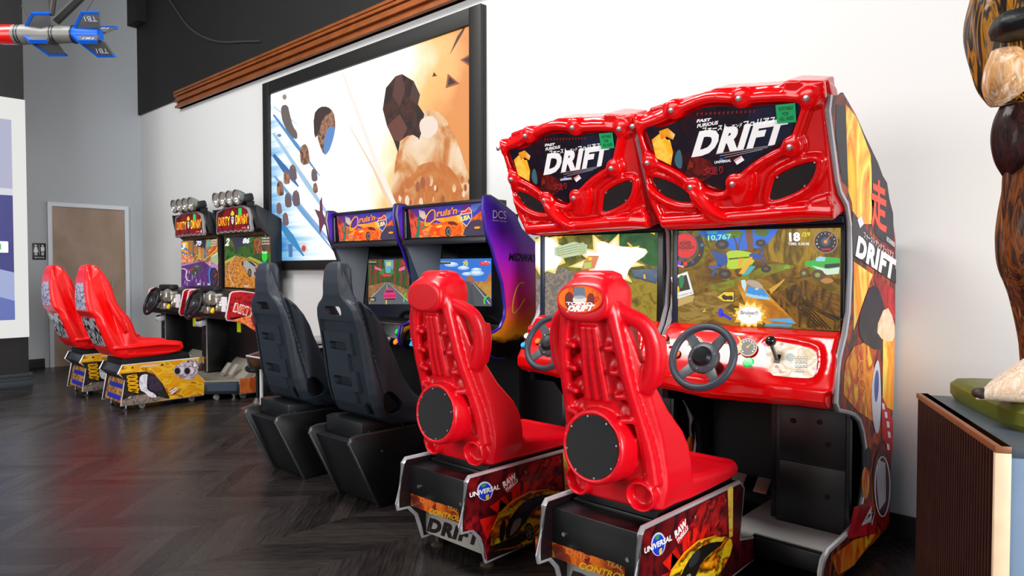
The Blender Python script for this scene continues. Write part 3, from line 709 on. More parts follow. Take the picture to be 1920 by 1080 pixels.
def button(x, y, r, col, txt, parent, off=.03, base=mat('#0c0c0e', rough=.3), n=DN, fn=D):
    b = MB().lathe([(r*1.25, -.02), (r*1.25, .004), (r*1.05, .009)], fn(x, y, off), n, 18).build('button', base, parent)
    MB().lathe([(r, 0), (r, .008), (r*.8, .013), (0.001, .014)], fn(x, y, off+.004), n, 18).build('button_cap', mat(col, rough=.25, em=.5), b)
    if txt:
        t = Art(fn(x, y, off+.019), n, base=0); t.text(txt, (x-4.5, y+3), (x+4.5, y+3.6), (x-4.5, y-2.4), '#202020', 0, bold=.02); t.build('button_print', b)
button(1252, 642, .0165, '#e01818', '1', dash); button(1245, 660, .0165, '#f4ead0', '2', dash); button(1240, 680, .0165, '#18a8e8', '3', dash)
button(1275, 672, .0165, '#f07010', None, dash, off=.03); button(1408, 687, .024, '#18d060', 'START', dash, off=.02, base=mat('#e8fff0', rough=.3, em=.3))
# ---- steering wheel
WC = ay(1317, 669, 2.585); WN = Vector((0, -.90, .43)).normalized(); WU = Vector((1, 0, 0)); WV = WN.cross(WU)*-1
if WV.z < 0: WV = -WV
def wp(u, v, d=0.): return WC+WU*u+WV*v+WN*d
def wheel(parent, R=.132, rim='#3a424e', hub='#1c1e22', spoke='#4c5258'):
    st = MB().tube([wp(R*math.cos(2*PI*k/48), R*math.sin(2*PI*k/48)) for k in range(48)], .0155, 12, closed=True).build('steering_wheel', mat(rim, rough=.42, bump=.2, bscale=400), parent)
    q = MB(); q.lathe([(.066, -.012), (.066, .008), (.05, .016)], wp(0, 0, -.012), WN, 28)
    for a0 in (math.radians(52), math.radians(-52), math.radians(228), math.radians(-228)):
        c, s_ = math.cos(a0), math.sin(a0); p0 = [wp(c*.05-s_*.024, s_*.05+c*.024, -.02), wp(c*.05+s_*.024, s_*.05-c*.024, -.02), wp(c*(R-.006)+s_*.017, s_*(R-.006)-c*.017, -.006), wp(c*(R-.006)-s_*.017, s_*(R-.006)+c*.017, -.006)]
        q.extr(p0, WN*.010)
    q.build('spokes', mat(spoke, rough=.4), st, bevel=.002)
    q = MB().lathe([(.042, 0), (.042, .012), (.030, .022), (.001, .024)], wp(0, 0, .0), WN, 24).build('hub', mat(hub, rough=.25), st)
    for k in range(6): MB().lathe([(.004, 0), (.004, .003)], wp(.053*math.cos(k*PI/3+.3), .053*math.sin(k*PI/3+.3), .001), WN, 8).build('hub_bolt', STEEL, st)
    MB().lathe([(.035, 0), (.03, -.14)], wp(0, 0, -.02), WN, 16).build('steering_column', BLACK, st)
    return st
wheel(DM)

# ---- footplate and pedals
m = MB()
m.box(XL+.35, XR-.021, 2.78, 3.25, .06, .145).prismx([(2.5, .06), (2.78, .06), (2.78, .145), (2.5, .145)], SX-.2, SX+.2)
fp = m.build('platform', BLACK, DM)
def tread_mat():
    m = bpy.data.materials.new('tread'); m.use_nodes = True; nt = m.node_tree; N = nt.nodes; L = nt.links; b = N['Principled BSDF']
    b.inputs['Base Color'].default_value = (.66, .67, .66, 1); b.inputs['Metallic'].default_value = .2; b.inputs['Roughness'].default_value = .38
    tc = N.new('ShaderNodeTexCoord'); ck = None
    outs = []
    for ang in (45, -45):
        mp = N.new('ShaderNodeMapping'); mp.inputs['Rotation'].default_value = (0, 0, math.radians(ang)); L.new(tc.outputs['Object'], mp.inputs['Vector'])
        br = N.new('ShaderNodeTexBrick'); br.inputs['Scale'].default_value = 1; br.inputs['Brick Width'].default_value = .05; br.inputs['Row Height'].default_value = .022; br.inputs['Mortar Size'].default_value = .006; br.offset = .5
        br.inputs['Color1'].default_value = (1, 1, 1, 1); br.inputs['Color2'].default_value = (1, 1, 1, 1); br.inputs['Mortar'].default_value = (0, 0, 0, 1)
        L.new(mp.outputs[0], br.inputs['Vector']); outs.append(br.outputs['Color'])
    mx = N.new('ShaderNodeMath'); mx.operation = 'MULTIPLY'; L.new(outs[0], mx.inputs[0]); L.new(outs[1], mx.inputs[1])
    bp = N.new('ShaderNodeBump'); bp.inputs['Strength'].default_value = 1.; bp.inputs['Distance'].default_value = .008; L.new(mx.outputs[0], bp.inputs['Height']); L.new(bp.outputs[0], b.inputs['Normal'])
    return m
TREAD = tread_mat()
MB().box(XL+.35, XR-.021, 2.79, 3.0, .145, .150).box(XL+.35, -1.175, 3.0, 3.25, .145, .150).prismx([(2.6, .145), (2.79, .145), (2.79, .15), (2.6, .15)], SX-.2, SX+.2).build('tread_plate', TREAD, fp)
MB().box(SX+.21, XR-.03, 2.765, 2.78, .062, .14).build('front_plate', mat('#15181d', rough=.35), fp, bevel=.003)
for x in (-1.43, -1.30):
    pd = MB().obox((x, 3.16, .235), (1, 0, 0), (0, .75, .66), (0, -.66, .75), .032 if x > -1.4 else .045, .042, .005).build('pedal', mat('#c8b8a8', rough=.4, metal=.6), DM, bevel=.003)
    MB().tube([(x, 3.18, .22), (x, 3.25, .17)], .008, 8).build('pedal_arm', STEEL, pd)
# inner left foot-well hoop
MB().prismx([(2.80, .66), (3.0, .62), (3.1, .52), (3.13, .38), (3.10, .24), (3.0, .18), (3.26, .18), (3.26, .72), (2.80, .72)], XL+.021, XL+.05).build('well_panel', mat('#0c0d12', rough=.2), DM)

# ---- seat base
bprof = [(1.892, .40), (1.905, .415), (2.62, .40), (2.655, .372), (2.618, .17), (2.75, .14), (2.757, .05), (2.33, .045), (2.0, .045), (1.985, .10), (1.965, .155), (1.92, .20), (1.862, .205), (1.86, .225)]
sb = MB().box(SX-.195, SX+.195, 1.93, 2.62, .205, .385).box(SX-.195, SX+.195, 2.02, 2.6, .06, .21).build('seat_base', mat('#0c0c0e', rough=.3, noise=.3, bscale=12), DM, bevel=.003)
for x0, x1 in ((SX+.192, SX+.21), (SX-.21, SX-.192)):
    bp_ = MB().prismx(bprof, x0, x1).build('base_side_panel', mat('#15090c', rough=.35), sb)
    MB().tube([((x0+x1)/2, y, z) for y, z in bprof], .0105, 8, closed=True).build('panel_edge_molding', CHROME, sb)
BX = SX+.21
a = Art((BX, 0, 0), (1, 0, 0), base=.0006)
RAYS = grunge(['#d8140c', '#f02010', '#a80c10', '#e01810'], scale=9)
a.world([(BX, y, z) for y, z in bprof], grunge(['#3a0a10', '#6a1014', '#220810', '#8a1418'], scale=8))
# the visible copy of this print belongs to the left machine, so points are read there and shifted
OFFP = Vector((.807, 0, 0))
class ArtS(Art):
    def P(s, x, y): return onpl(s.orig[0]+x/s.sc, s.orig[1]+y/s.sc, s.o-OFFP, s.n)+OFFP
b_ = ArtS((BX, 0, 0), (1, 0, 0), orig=(730, 820), sc=4.154, base=.0006)
b_.mats = a.mats; b_.mb = a.mb
b_.poly([(1010, 330), (1120, 190), (1330, 140), (1350, 400), (1200, 420), (1000, 500)], grunge(['#5a0c14', '#c01818', '#300810', '#e03020'], scale=12), 1)
b_.poly([(1350, 110), (1400, 92), (1400, 420), (1368, 430)], grunge(['#f8b020', '#ffe060', '#f08010'], scale=16, stretch=(1, 1, 3)), 2)
for pts in ([(840, 600), (700, 640), (760, 800), (820, 700)], [(860, 480), (950, 560), (850, 590)], [(780, 540), (900, 450), (950, 540), (850, 600)], [(945, 390), (1015, 350), (1015, 460), (960, 510)], [(1045, 345), (1100, 330), (1060, 440), (1040, 450)],
            [(1130, 325), (1190, 320), (1130, 420), (1100, 425)], [(1220, 330), (1290, 300), (1200, 400)]):
    b_.poly(pts, RAYS, 2)
b_.poly([(600, 640), (690, 600), (760, 800), (745, 950), (760, 950), (700, 740), (590, 715)], grunge(['#400c14', '#a01420', '#2a0810'], scale=14), 1)
b_.ell(743, 418, 62, 74, '#cfd4ff', 2); b_.ell(743, 422, 52, 66, '#1c3cc8', 3); b_.poly(smoothpts([(715, 365), (748, 352), (752, 378), (730, 392), (712, 385)], 1), '#3a9a58', 4)
b_.poly(smoothpts([(745, 450), (776, 440), (770, 480), (752, 492)], 1), '#f0c838', 4)
b_.text('UNIVERSAL', (622, 470), (858, 402), (622, 432), '#ffffff', 5, bold=.035)
b_.ell(940, 352, 42, 82, '#c8141c', 3, rot=.3)
b_.text('RAW', (890, 396), (990, 318), (876, 350), '#ffffff', 5, bold=.05); b_.text('THRILLS', (905, 432), (1000, 345), (898, 402), '#ffffff', 5, bold=.04)
YEL = grunge(['#f0a010', '#f8d020', '#3a2008', '#e87008', '#f4c818'], scale=10, stretch=(1, 1, 2))
car = [(785, 825), (790, 720), (850, 600), (940, 500), (1060, 435), (1200, 410), (1380, 420), (1400, 500), (1300, 640), (1140, 800), (960, 870), (800, 880)]
b_.poly(smoothpts(car, 1), YEL, 6)
b_.poly(smoothpts([(900, 800), (905, 690), (980, 560), (1090, 465), (1230, 440), (1330, 450), (1180, 520), (1120, 560), (1060, 650), (980, 760)], 1), '#15120f', 7)
b_.poly(smoothpts([(860, 660), (905, 620), (895, 800), (850, 820)], 1), '#1c1410', 7)
b_.poly(smoothpts([(970, 640), (1030, 620), (1010, 700), (930, 780), (940, 720)], 1), '#8a8272', 8)
b_.poly(smoothpts([(1010, 520), (1110, 470), (1090, 560), (1000, 600)], 1), '#2c2c30', 8)
b_.poly([(900, 800), (1050, 740), (1060, 800), (960, 850), (820, 880), (780, 850)], '#1c160c', 8)
b_.ell(1082, 735, 34, 68, '#0c0a0a', 9); b_.ell(1083, 735, 24, 52, '#8a8480', 10); b_.ell(1083, 735, 19, 42, '#1c1a1a', 11); 
for k in range(5): b_.line([(1083, 735), (1083+20*math.cos(k*1.257), 735+44*math.sin(k*1.257))], 6, '#9a9490', 12)
b_.line([(790, 720), (850, 590), (960, 490), (1080, 425), (1240, 402)], [6, 14, 16, 14, 6], '#ff9a10', 13)
b_.poly([(760, 900), (900, 880), (1130, 790), (1150, 800), (960, 880), (780, 950)], '#1a0c0c', 5)
b_.ell(1052, 268, 8, 10, '#8a8078', 14); b_.ell(1322, 182, 6, 8, '#8a8078', 14)
b_.build('base_side_art', sb)
# rear print: orange strip and DRIFT plate
a = ArtS((0, 1.93, 0), (0, -1, 0), orig=(730, 820), sc=4.154, base=.001)
STR = grunge(['#c04818', '#e87820', '#8a2c14', '#58241c', '#f0a040'], scale=12)
a.poly([(80, 405), (545, 565), (545, 668), (82, 500)], STR, 0)
a.text('DRIFT', (240, 502), (385, 558), (245, 466), '#f07830', 1, bold=.02); a.text('CONTROL', (305, 590), (545, 655), (318, 552), '#e8c020', 2, bold=.02); a.text('TEAL', (450, 560), (535, 590), (455, 530), '#d8a040', 1, bold=.01)
a.build('rear_print', sb)
for x, z in ((SX-.14, .30), (SX+.13, .285)): MB().lathe([(.008, 0), (.008, .004)], (x, 1.93, z), (0, -1, 0), 10).build('rear_screw', STEEL, sb)
pl_ = MB().box(SX-.192, SX+.192, 2.015, 2.02, .06, .205).build('drift_plate', mat('#b8b4ac', rough=.35, metal=.3), sb)
a = ArtS((0, 2.015, 0), (0, -1, 0), orig=(730, 820), sc=4.154, base=.001)
a.text('DRIFT', (290, 730), (700, 852), (310, 622), '#1c0f0c', 0, bold=.065, shear=.08, space=1.15); a.build('plate_lettering', pl_)
for x in (SX-.155, SX+.16):
    for y in (2.05, 2.56):
        MB().lathe([(.030, 0), (.032, .006), (.024, .014), (.010, .02), (.010, .062)], (x, y, 0), (0, 0, 1), 18).build('levelling_foot', mat('#5a4a40', rough=.4, metal=.7), sb)
MB().box(SX-.165, SX+.175, 2.045, 2.62, .385, .43).box(SX-.175, SX+.185, 2.03, 2.64, .385, .40).build('seat_riser', mat('#0b0b0d', rough=.35), DM, bevel=.003)

# ---- seat
def sy(z):   # back surface of the spine
    return 1.86+(1.15-z)*.22
def drift_seat(parent, cx):
    m = MB()
    def R(w, y0, y1, z, r=.02, c=0):
        pts = [(-w, y0+r), (-w+r, y0), (w-r, y0), (w, y0+r), (w, y1-r), (w-r, y1), (-w+r, y1), (-w, y1-r)]
        return [(cx+c+x, y, z) for x, y in pts]
    # spine with flutes
    m.loft([R(w_, sy(z)+.01, sy(z)+.11, z) for z, w_ in ((.70, .088), (.8, .082), (.9, .074), (1.0, .066), (1.05, .062), (1.1, .058))])
    for dx in (-.030, .0, .030):
        m.tube([(cx+dx*1.25, sy(.80)+.002, .80), (cx+dx*1.1, sy(.9)-.002, .9), (cx+dx*.8, sy(1.06)+.002, 1.06)], [.0145, .0135, .010], 8)
    # head pod: sections along y
    def E(rx, rz, y, zc, n=20, p=.75):
        return [(cx+rx*math.copysign(abs(math.cos(2*PI*k/n))**p, math.cos(2*PI*k/n)), y, zc+rz*math.copysign(abs(math.sin(2*PI*k/n))**p, math.sin(2*PI*k/n))) for k in range(n)]
    m.loft([E(.098, .056, 1.838, 1.138), E(.108, .066, 1.848, 1.140), E(.103, .074, 1.875, 1.150), E(.105, .082, 1.91, 1.156), E(.105, .086, 1.96, 1.156), E(.098, .078, 2.0, 1.15), E(.08, .06, 2.02, 1.14)])
    m.loft([R(.072, 1.885, 2.0, 1.12), R(.082, 1.885, 1.995, 1.2), R(.080, 1.885, 1.985, 1.235), R(.06, 1.90, 1.96, 1.247)])
    m.loft([R(.118, 1.915, 2.0, 1.0), R(.115, 1.905, 2.0, 1.06), R(.100, 1.895, 2.0, 1.12)])
    # inner back sheet
    m.loft([R(.13, sy(z)+.075, sy(z)+.115, z, .012) for z in (.55, .7, .9, 1.0, 1.1)])
    for s in (-1, 1):
        # side wing
        L = []
        for z, a0, a1, y0, y1 in ((.43, .10, .19, 2.035, 2.24), (.50, .11, .205, 2.04, 2.25), (.56, .115, .205, 2.04, 2.245), (.62, .12, .20, 2.03, 2.235), (.68, .12, .195, 2.02, 2.20), (.77, .115, .185, 1.99, 2.11), (.88, .105, .170, 1.955, 2.035), (.97, .10, .150, 1.93, 2.0), (1.05, .08, .13, 1.905, 1.98), (1.13, .05, .10, 1.88, 1.96), (1.19, .03, .08, 1.87, 1.95)):
            xa, xb = s*a0, s*a1; r = min(.02, (a1-a0)*.4); sg_ = s
            pts = [(xa, y0+r), (xa+sg_*r, y0), (xb-sg_*r, y0), (xb, y0+r), (xb, y1-r), (xb-sg_*r, y1), (xa+sg_*r, y1), (xa, y1-r)]
            L.append([(cx+x, y, z) for x, y in pts])
        m.loft(L)
        # rail down the back of the wing
        m.tube([(cx+s*x, y, z) for x, y, z in smoothpts([(.085, 1.885, 1.14), (.115, 1.90, 1.0), (.13, 1.925, .88), (.142, 1.972, .76), (.158, 2.012, .64), (.166, 2.03, .52)], 1, closed=False)], [.026, .022, .022, .026, .03], 10)
        # looped arm
        m.tube([(cx+s*x, y, z) for x, y, z in smoothpts([(.08, 1.90, 1.125), (.13, 1.925, 1.10), (.175, 1.95, 1.075), (.198, 1.965, 1.03), (.203, 1.975, .97), (.190, 1.985, .90), (.155, 1.99, .85)], 2, closed=False)], [.026, .028, .031, .034, .03], 10)
        m.tube([(cx+s*x, y, z) for x, y, z in smoothpts([(.200, 1.99, 1.03), (.203, 2.0, .95), (.18, 2.0, .87)], 1, closed=False)], .030, 10)
        # zig-zag teeth between spine and rail
        for k in range(4):
            z = 1.010-.082*k; x = .088+.008*k; y = sy(z)+.012
            m.loft([[(cx+s*(x-.026), y+.016, z+.034), (cx+s*(x+.034), y+.020, z+.008), (cx+s*(x+.030), y+.002, z-.024), (cx+s*(x-.028), y-.010, z-.030)], [(cx+s*(x-.03), y+.055, z+.034), (cx+s*(x+.045), y+.055, z+.004), (cx+s*(x+.045), y+.055, z-.026), (cx+s*(x-.03), y+.055, z-.034)]])
            m.tube([(cx+s*(x-.026), y-.012, z-.022), (cx+s*(x+.026), y-.002, z-.018)], .0125, 8)
        # exhaust pipe
        ax_ = Vector((s*.10, -1, -.12)).normalized()
        m.lathe([(.05, -.20), (.052, -.05), (.054, .025), (.055, .038), (.047, .041), (.042, .025), (.038, -.03), (.001, -.032)], (cx+s*.130, 2.03, .484), ax_, 22)
    # speaker drum
    dn = Vector((0, -1, .10)).normalized(); dc = Vector((cx, 1.935, .642))
    m.lathe([(.118, -.14), (.130, -.03), (.129, .02), (.123, .034), (.112, .036), (.108, .024), (.001, .024)], dc, dn, 32)
    # lower body
    m.loft([R(.165, 2.03, 2.26, .425, .03), R(.17, 2.02, 2.26, .50, .03), R(.15, 2.0, 2.22, .60, .03), R(.12, 1.99, 2.1, .68, .03)])
    # cushion
    def S(y, w, zb, zt, side):
        return [(cx+x, y, z) for x, z in ((-w, zb+.015), (-w+.02, zb), (w-.02, zb), (w, zb+.015), (w, zt+side-.02), (w-.015, zt+side), (w-.05, zt+side*.4), (w-.09, zt), (-w+.09, zt), (-w+.05, zt+side*.4), (-w+.015, zt+side), (-w, zt+side-.02))]
    m.loft([S(2.12, .19, .425, .51, .02), S(2.24, .20, .42, .495, .02), S(2.4, .20, .418, .478, .015), S(2.56, .197, .416, .475, .006), S(2.64, .19, .42, .477, .002), S(2.672, .175, .435, .462, 0)])
    m.tube([(cx-.16, 2.635, .452), (cx+.16, 2.635, .452)], .032, 12)
    seat = m.build('racing_seat', RED_SEAT, parent, remesh=.0055, sm=6)
    g = MB().lathe([(.109, 0), (.109, .006), (.001, .008)], dc+dn*.026, dn, 32).build('speaker_grille', mat('#1a1a1c', rough=.7, bump=.5, bscale=600), seat)
    u = dn.cross(Vector((1, 0, 0))).normalized()
    for k in range(8):
        t = 2*PI*k/8+.2; MB().lathe([(.0035, 0), (.0035, .003)], dc+dn*.034+Vector((1, 0, 0))*.104*math.cos(t)+u*.104*math.sin(t), dn, 8).build('grille_screw', BOLT, seat)
    return seat
seatm = drift_seat(DM, SX)

# ---- left drift machine is a copy; then each gets its own seat plate and screen picture
DM2 = dup_thing(DM, (-.807, 0, 0), 'second red drift racing cabinet with plain seat head and white explosions on screen')
# logo plate in the head of the near seat
HO = Vector((0, 1.838, 1.138)); HN = Vector((0, -1, 0))
a = Art((0, 1.832, 0), HN, base=.0); a.em = .25
a.ell(1087.5, 560.5, 41, 25, grunge(['#e8300c', '#ff7a14', '#c81c08', '#ff9a30'], scale=16, em=.3), 0, rot=.03)
a.poly(smoothpts([(1058, 552), (1072, 545), (1078, 575), (1062, 580)], 1), '#6a1208', 1); a.poly(smoothpts([(1102, 548), (1116, 552), (1112, 580), (1100, 576)], 1), '#7a1408', 1)
a.poly([(1077, 538), (1096, 538), (1098, 556), (1075, 556)], '#6a7488', 2); a.ell(1087, 562, 13, 8, '#e8dcc8', 2); a.ell(1087, 557, 11, 3, '#a0a8b8', 3)
a.text('TOKYO', (1062, 572), (1112, 573), (1062, 566), '#ffffff', 4, bold=.04); a.text('DRIFT', (1063, 585), (1113, 583), (1066, 573), '#ffffff', 5, bold=.06, shear=.15)
a.ring(1087.5, 560.5, 42, 26, 2.2, '#d01818', 6); a.build('seat_logo_plate', seatm)
for c in DM2.children:
    if c.name.startswith('racing_seat'): seat2 = c
a = Art((0, 1.833, 0), HN, base=0.)
p2 = MB().lathe([(.092, 0), (.092, .002), (.001, .003)], (SX-.807, 1.8375, 1.138), HN, 32)
p2.v = [(x, y, 1.138+(z-1.138)*.57) for x, y, z in p2.v]
p2.build('seat_head_plate', mat('#e0101c', rough=.3, coat=.3), seat2)

# ---- screen picture of the near machine (muddy race)
SCN = Vector((0, -1, 0))
def dirt(cols, sc, st, em=.95): return grunge(cols, scale=sc, em=em, stretch=st, coat=0)
a = Art((0, SY-.002, 0), SCN, orig=(1220, 400), sc=4.5, base=.0); a.em = .95
TLc, TRc, BRc, BLc = (175, 150), (1605, 122), (1600, 995), (170, 920)
a.clip = (TLc, TRc, BRc, BLc)
a.poly([TLc, TRc, BRc, BLc], dirt(['#7a5408', '#a87a14', '#5a3c08', '#8c6a18', '#64500c'], 6, (1, 1, 2)), 0)
a.poly([(175, 150), (480, 146), (520, 250), (440, 430), (340, 470), (175, 480)], dirt(['#6a5a10', '#8a7a1c', '#4a4a10', '#9a8420'], 14, (1, 1, 1)), 1)
a.poly([(380, 150), (1080, 132), (1010, 240), (930, 290), (700, 320), (560, 240), (430, 190)], '#0f6ad8', 1)
a.poly([(1080, 132), (1605, 122), (1600, 560), (1260, 440), (1000, 400), (960, 300)], dirt(['#8a6c14', '#b08c24', '#5c4a10', '#a07c1c'], 9, (2.5, 1, .6)), 2)
a.poly([(800, 138), (858, 136), (868, 330), (820, 330)], '#7a4a10', 3)
a.poly(smoothpts([(630, 150), (780, 140), (770, 200), (680, 210), (640, 190)], 1), '#5a7a10', 3); a.poly(smoothpts([(860, 136), (1010, 134), (980, 200), (900, 190)], 1), '#4a6a18', 3)
a.line([(700, 190), (720, 240), (735, 330)], 12, '#5a3a0c', 3); a.line([(770, 180), (745, 260), (740, 330)], 9, '#6a420c', 3)
a.poly([(440, 620), (700, 560), (1000, 430), (1250, 440), (1000, 520), (700, 620), (560, 660)], dirt(['#5a8a18', '#7a9a28', '#8a7018', '#4a6a10'], 16, (1, 1, 1)), 3)
for k in range(9): a.poly([(1150+k*6-24, 465), (1140+k*7-16, 410+abs(k-4)*9), (1156+k*6-24, 465)], '#8ac020', 5)
a.poly([(175, 760), (560, 640), (760, 700), (500, 900), (170, 920)], dirt(['#9a7a2c', '#7a5c18', '#a88a3c', '#6a4c14'], 10, (1, 1, 3)), 3)
a.poly([(175, 720), (370, 690), (360, 740), (175, 810)], '#c8a860', 4)
a.poly([(1000, 700), (1300, 560), (1600, 700), (1600, 995), (1240, 960)], dirt(['#6a4408', '#8a5c10', '#3c2804', '#a0701c'], 9, (3, 1, 1)), 4)
for k in range(7): a.line([(1060+k*26, 640+k*6), (1240+k*40, 790+k*8), (1420+k*34, 960+k*6 if k < 4 else 900)], [3, 9, 15], dirt(['#3a2606', '#241804', '#5a3c0c'], 60, (1, 1, 1)), 5)
for k in range(6): a.line([(1150, 600+k*8), (1380, 650+k*26), (1598, 690+k*46)], [2, 5, 9], '#4a3008', 6)
# overturned buggy
a.poly(smoothpts([(500, 305), (560, 325), (620, 345), (660, 370), (655, 420), (600, 450), (560, 440), (545, 380)], 1), '#164a98', 6)
a.poly(smoothpts([(480, 450), (600, 430), (600, 460), (500, 468)], 1), '#1c58b0', 6); a.poly([(540, 470), (560, 480), (530, 530), (512, 525)], '#1450a0', 6)
a.poly(smoothpts([(635, 320), (760, 310), (880, 340), (880, 400), (850, 440), (740, 470), (640, 470), (655, 390)], 1), '#b8d818', 7)
a.poly([(660, 380), (870, 362), (872, 372), (660, 392)], '#2a3a10', 8)
a.poly(smoothpts([(830, 340), (900, 335), (950, 355), (940, 380), (880, 400), (840, 370)], 1), '#2c48a0', 8)
for x, y in ((604, 262), (930, 250), (628, 512), (975, 468)):
    r = 56 if x < 700 else 42
    a.ell(x, y, r, r*.75, '#2c2414', 9); a.ell(x, y, r*.45, r*.3, '#5a5048', 10)
for l in ([(604, 290), (636, 350)], [(930, 280), (920, 350)], [(628, 470), (650, 400)], [(960, 440), (930, 380)], [(940, 290), (965, 400)]): a.line(l, 10, '#2a4a90', 8)
a.poly([(745, 380), (785, 378), (765, 455), (742, 450)], '#f0a818', 11); a.poly([(835, 370), (865, 365), (850, 420), (790, 510), (745, 510)], '#f8b020', 11)
a.poly([(780, 480), (850, 440), (890, 450), (830, 515), (770, 525)], '#38b0b0', 10)
# green truck
a.poly([(1300, 410), (1400, 390), (1430, 365), (1520, 370), (1600, 380), (1598, 480), (1500, 510), (1400, 480), (1310, 440)], '#2cb840', 7)
a.poly([(1395, 380), (1430, 362), (1480, 372), (1470, 405), (1400, 405)], '#a0d8e8', 8); a.poly([(1470, 430), (1598, 420), (1598, 450), (1470, 465)], '#2c2c34', 8); a.poly([(1360, 440), (1500, 470), (1595, 455), (1590, 510), (1490, 520)], '#d8ecd8', 8)
for x, y, r in ((1300, 505, 42), (1415, 520, 55)): a.ell(x, y, r, r*.85, '#5a4020', 9); a.ell(x-4, y, r*.4, r*.36, '#88a840', 10)
a.poly(smoothpts([(1420, 560), (1500, 540), (1560, 570), (1480, 600)], 1), '#c08040', 8)
# own car
ORG = dirt(['#c8780c', '#e8a024', '#b0680c', '#d88c14'], 8, (1, 1, 1))
a.poly([(750, 560), (800, 550), (930, 590), (1010, 700), (1240, 930), (1000, 950), (860, 850), (790, 740), (740, 620)], ORG, 11)
a.poly(smoothpts([(800, 562), (900, 565), (960, 620), (930, 640), (830, 610)], 1), '#b8a890', 12)
a.poly([(825, 615), (960, 640), (1012, 720), (880, 712), (805, 690)], '#2c94e0', 13); a.poly([(812, 672), (880, 690), (1008, 712), (1010, 730), (880, 716), (804, 694)], '#a0d4f4', 14)
a.poly([(765, 565), (800, 560), (815, 600), (800, 660), (775, 620)], '#c8e8e8', 12); a.ell(900, 638, 16, 10, '#f0c8a0', 14)
for k in range(4): a.ring(858+k*40, 694+k*4, 12, 9, 3, '#b8e0f8', 15)
a.poly([(1000, 890), (1180, 885), (1230, 930), (1010, 905)], '#4ab0e8', 14); a.poly([(980, 930), (1200, 938), (1190, 956), (960, 950)], '#3aa0d8', 14)
a.poly([(1000, 640), (1080, 590), (1130, 552), (1136, 562), (1090, 612), (1020, 680)], '#d8a030', 12)
# explosion, captions and dials
a.star(840, 855, 150, 105, 13, '#f8b828', 16, rot=.2, sy=.85); a.star(840, 855, 128, 92, 11, '#fff0a0', 17, rot=.5, sy=.85); a.ell(840, 860, 100, 72, '#ffffff', 18)
a.text('Bruiser!!', (766, 852), (912, 856), (766, 820), '#787878', 20, bold=.02); a.poly([(830, 862), (856, 862), (843, 878)], '#e8b820', 20)
a.poly([(568, 706), (620, 656), (716, 656), (712, 752), (620, 750)], '#f8d010', 16); a.poly([(568, 706), (620, 656), (716, 656), (712, 752), (620, 750), (576, 708), (622, 742), (704, 744), (708, 664), (624, 664)], '#1c1c10', 17)
a.poly(smoothpts([(600, 705), (620, 680), (650, 700), (690, 690), (705, 715), (690, 735), (660, 725), (630, 735)], 1), '#1c1c10', 17)
a.ell(597, 838, 22, 38, '#1428d8', 16); a.line([(610, 850), (650, 870), (684, 896)], 24, '#1428d8', 16)
a.text('bump', (664, 850), (700, 852), (664, 832), '#e8d020', 16, bold=.02)
a.poly([(438, 836), (470, 800), (462, 826), (492, 822)], '#f0d040', 16)
a.ring(290, 290, 140, 148, 44, '#1c1c20', 8, a0=-.7, a1=2.3)
a.ell(294, 274, 106, 112, '#2a4a78', 9); a.ell(294, 274, 98, 104, '#e81414', 10); a.star(294, 270, 78, 48, 12, '#f04040', 11); a.star(294, 270, 70, 44, 12, '#d00c10', 12)
a.text('POWER', (246, 276), (346, 270), (250, 240), '#2a0808', 13, bold=.02); a.text('ENGAGED!', (224, 306), (370, 300), (228, 278), '#2a0808', 13, bold=.02)
for x, y, r, c in ((244, 416, 20, '#7a30d8'), (298, 426, 19, '#f02020'), (362, 410, 13, '#782890'), (438, 268, 14, '#2878a8'), (408, 180, 10, '#3a6a20'), (416, 352, 10, '#b06010')): a.ell(x, y, r, r, c, 14)
a.poly([(194, 382), (216, 384), (212, 406), (198, 404)], '#8ad828', 14); a.poly([(190, 424), (286, 444), (290, 468), (200, 446)], '#b81020', 14); a.text('BACKWARD', (200, 440), (284, 458), (204, 426), '#ffffff', 15, bold=.02)
a.text('SCORE', (482, 176), (562, 172), (482, 154), '#18d030', 9, bold=.03); a.text('10,767', (488, 238), (688, 224), (484, 186), '#8cf0c0', 9, bold=.03); 
a.text('18', (1172, 240), (1266, 236), (1168, 162), '#ffffff', 9, bold=.05); a.text('/29', (1276, 198), (1348, 194), (1276, 162), '#e8e418', 9, bold=.03); a.text('TIME: 0:38.98', (1162, 270), (1340, 270), (1162, 246), '#f4f0e8', 9, bold=.03)
a.ell(1480, 240, 104, 100, '#2c6090', 9); a.ell(1480, 240, 100, 96, '#d88830', 10); a.ell(1480, 240, 94, 90, '#101418', 11); a.ell(1480, 240, 40, 38, '#3a5078', 12)
for k in range(11):
    t = 2.45+k*.44; a.text(str(k), (1480+76*math.cos(t)-5, 240+72*math.sin(t)+6), (1480+76*math.cos(t)+6, 240+72*math.sin(t)+6), (1480+76*math.cos(t)-5, 240+72*math.sin(t)-6), '#e8e8e8', 13)
a.line([(1480, 240), (1534, 172)], 7, '#f08018', 14); a.ell(1480, 240, 16, 16, '#f0941c', 15); a.poly([(1442, 296), (1524, 292), (1524, 312), (1442, 314)], '#a81420', 13)
a.poly([(176, 540), (316, 490), (370, 680), (220, 724)], '#f4f2ee', 16); a.poly([(186, 560), (308, 518), (340, 640), (222, 668)], '#2a2410', 17)
a.poly(smoothpts([(250, 525), (285, 520), (290, 570), (270, 640), (250, 620), (245, 560)], 1), '#1c8050', 18); a.poly(smoothpts([(225, 660), (238, 600), (252, 640), (240, 680)], 1), '#f0c818', 18)
a.text('Demolished \'em', (220, 708), (360, 672), (217, 694), '#3a3430', 18)
scr = a.build('screen_picture', DM)

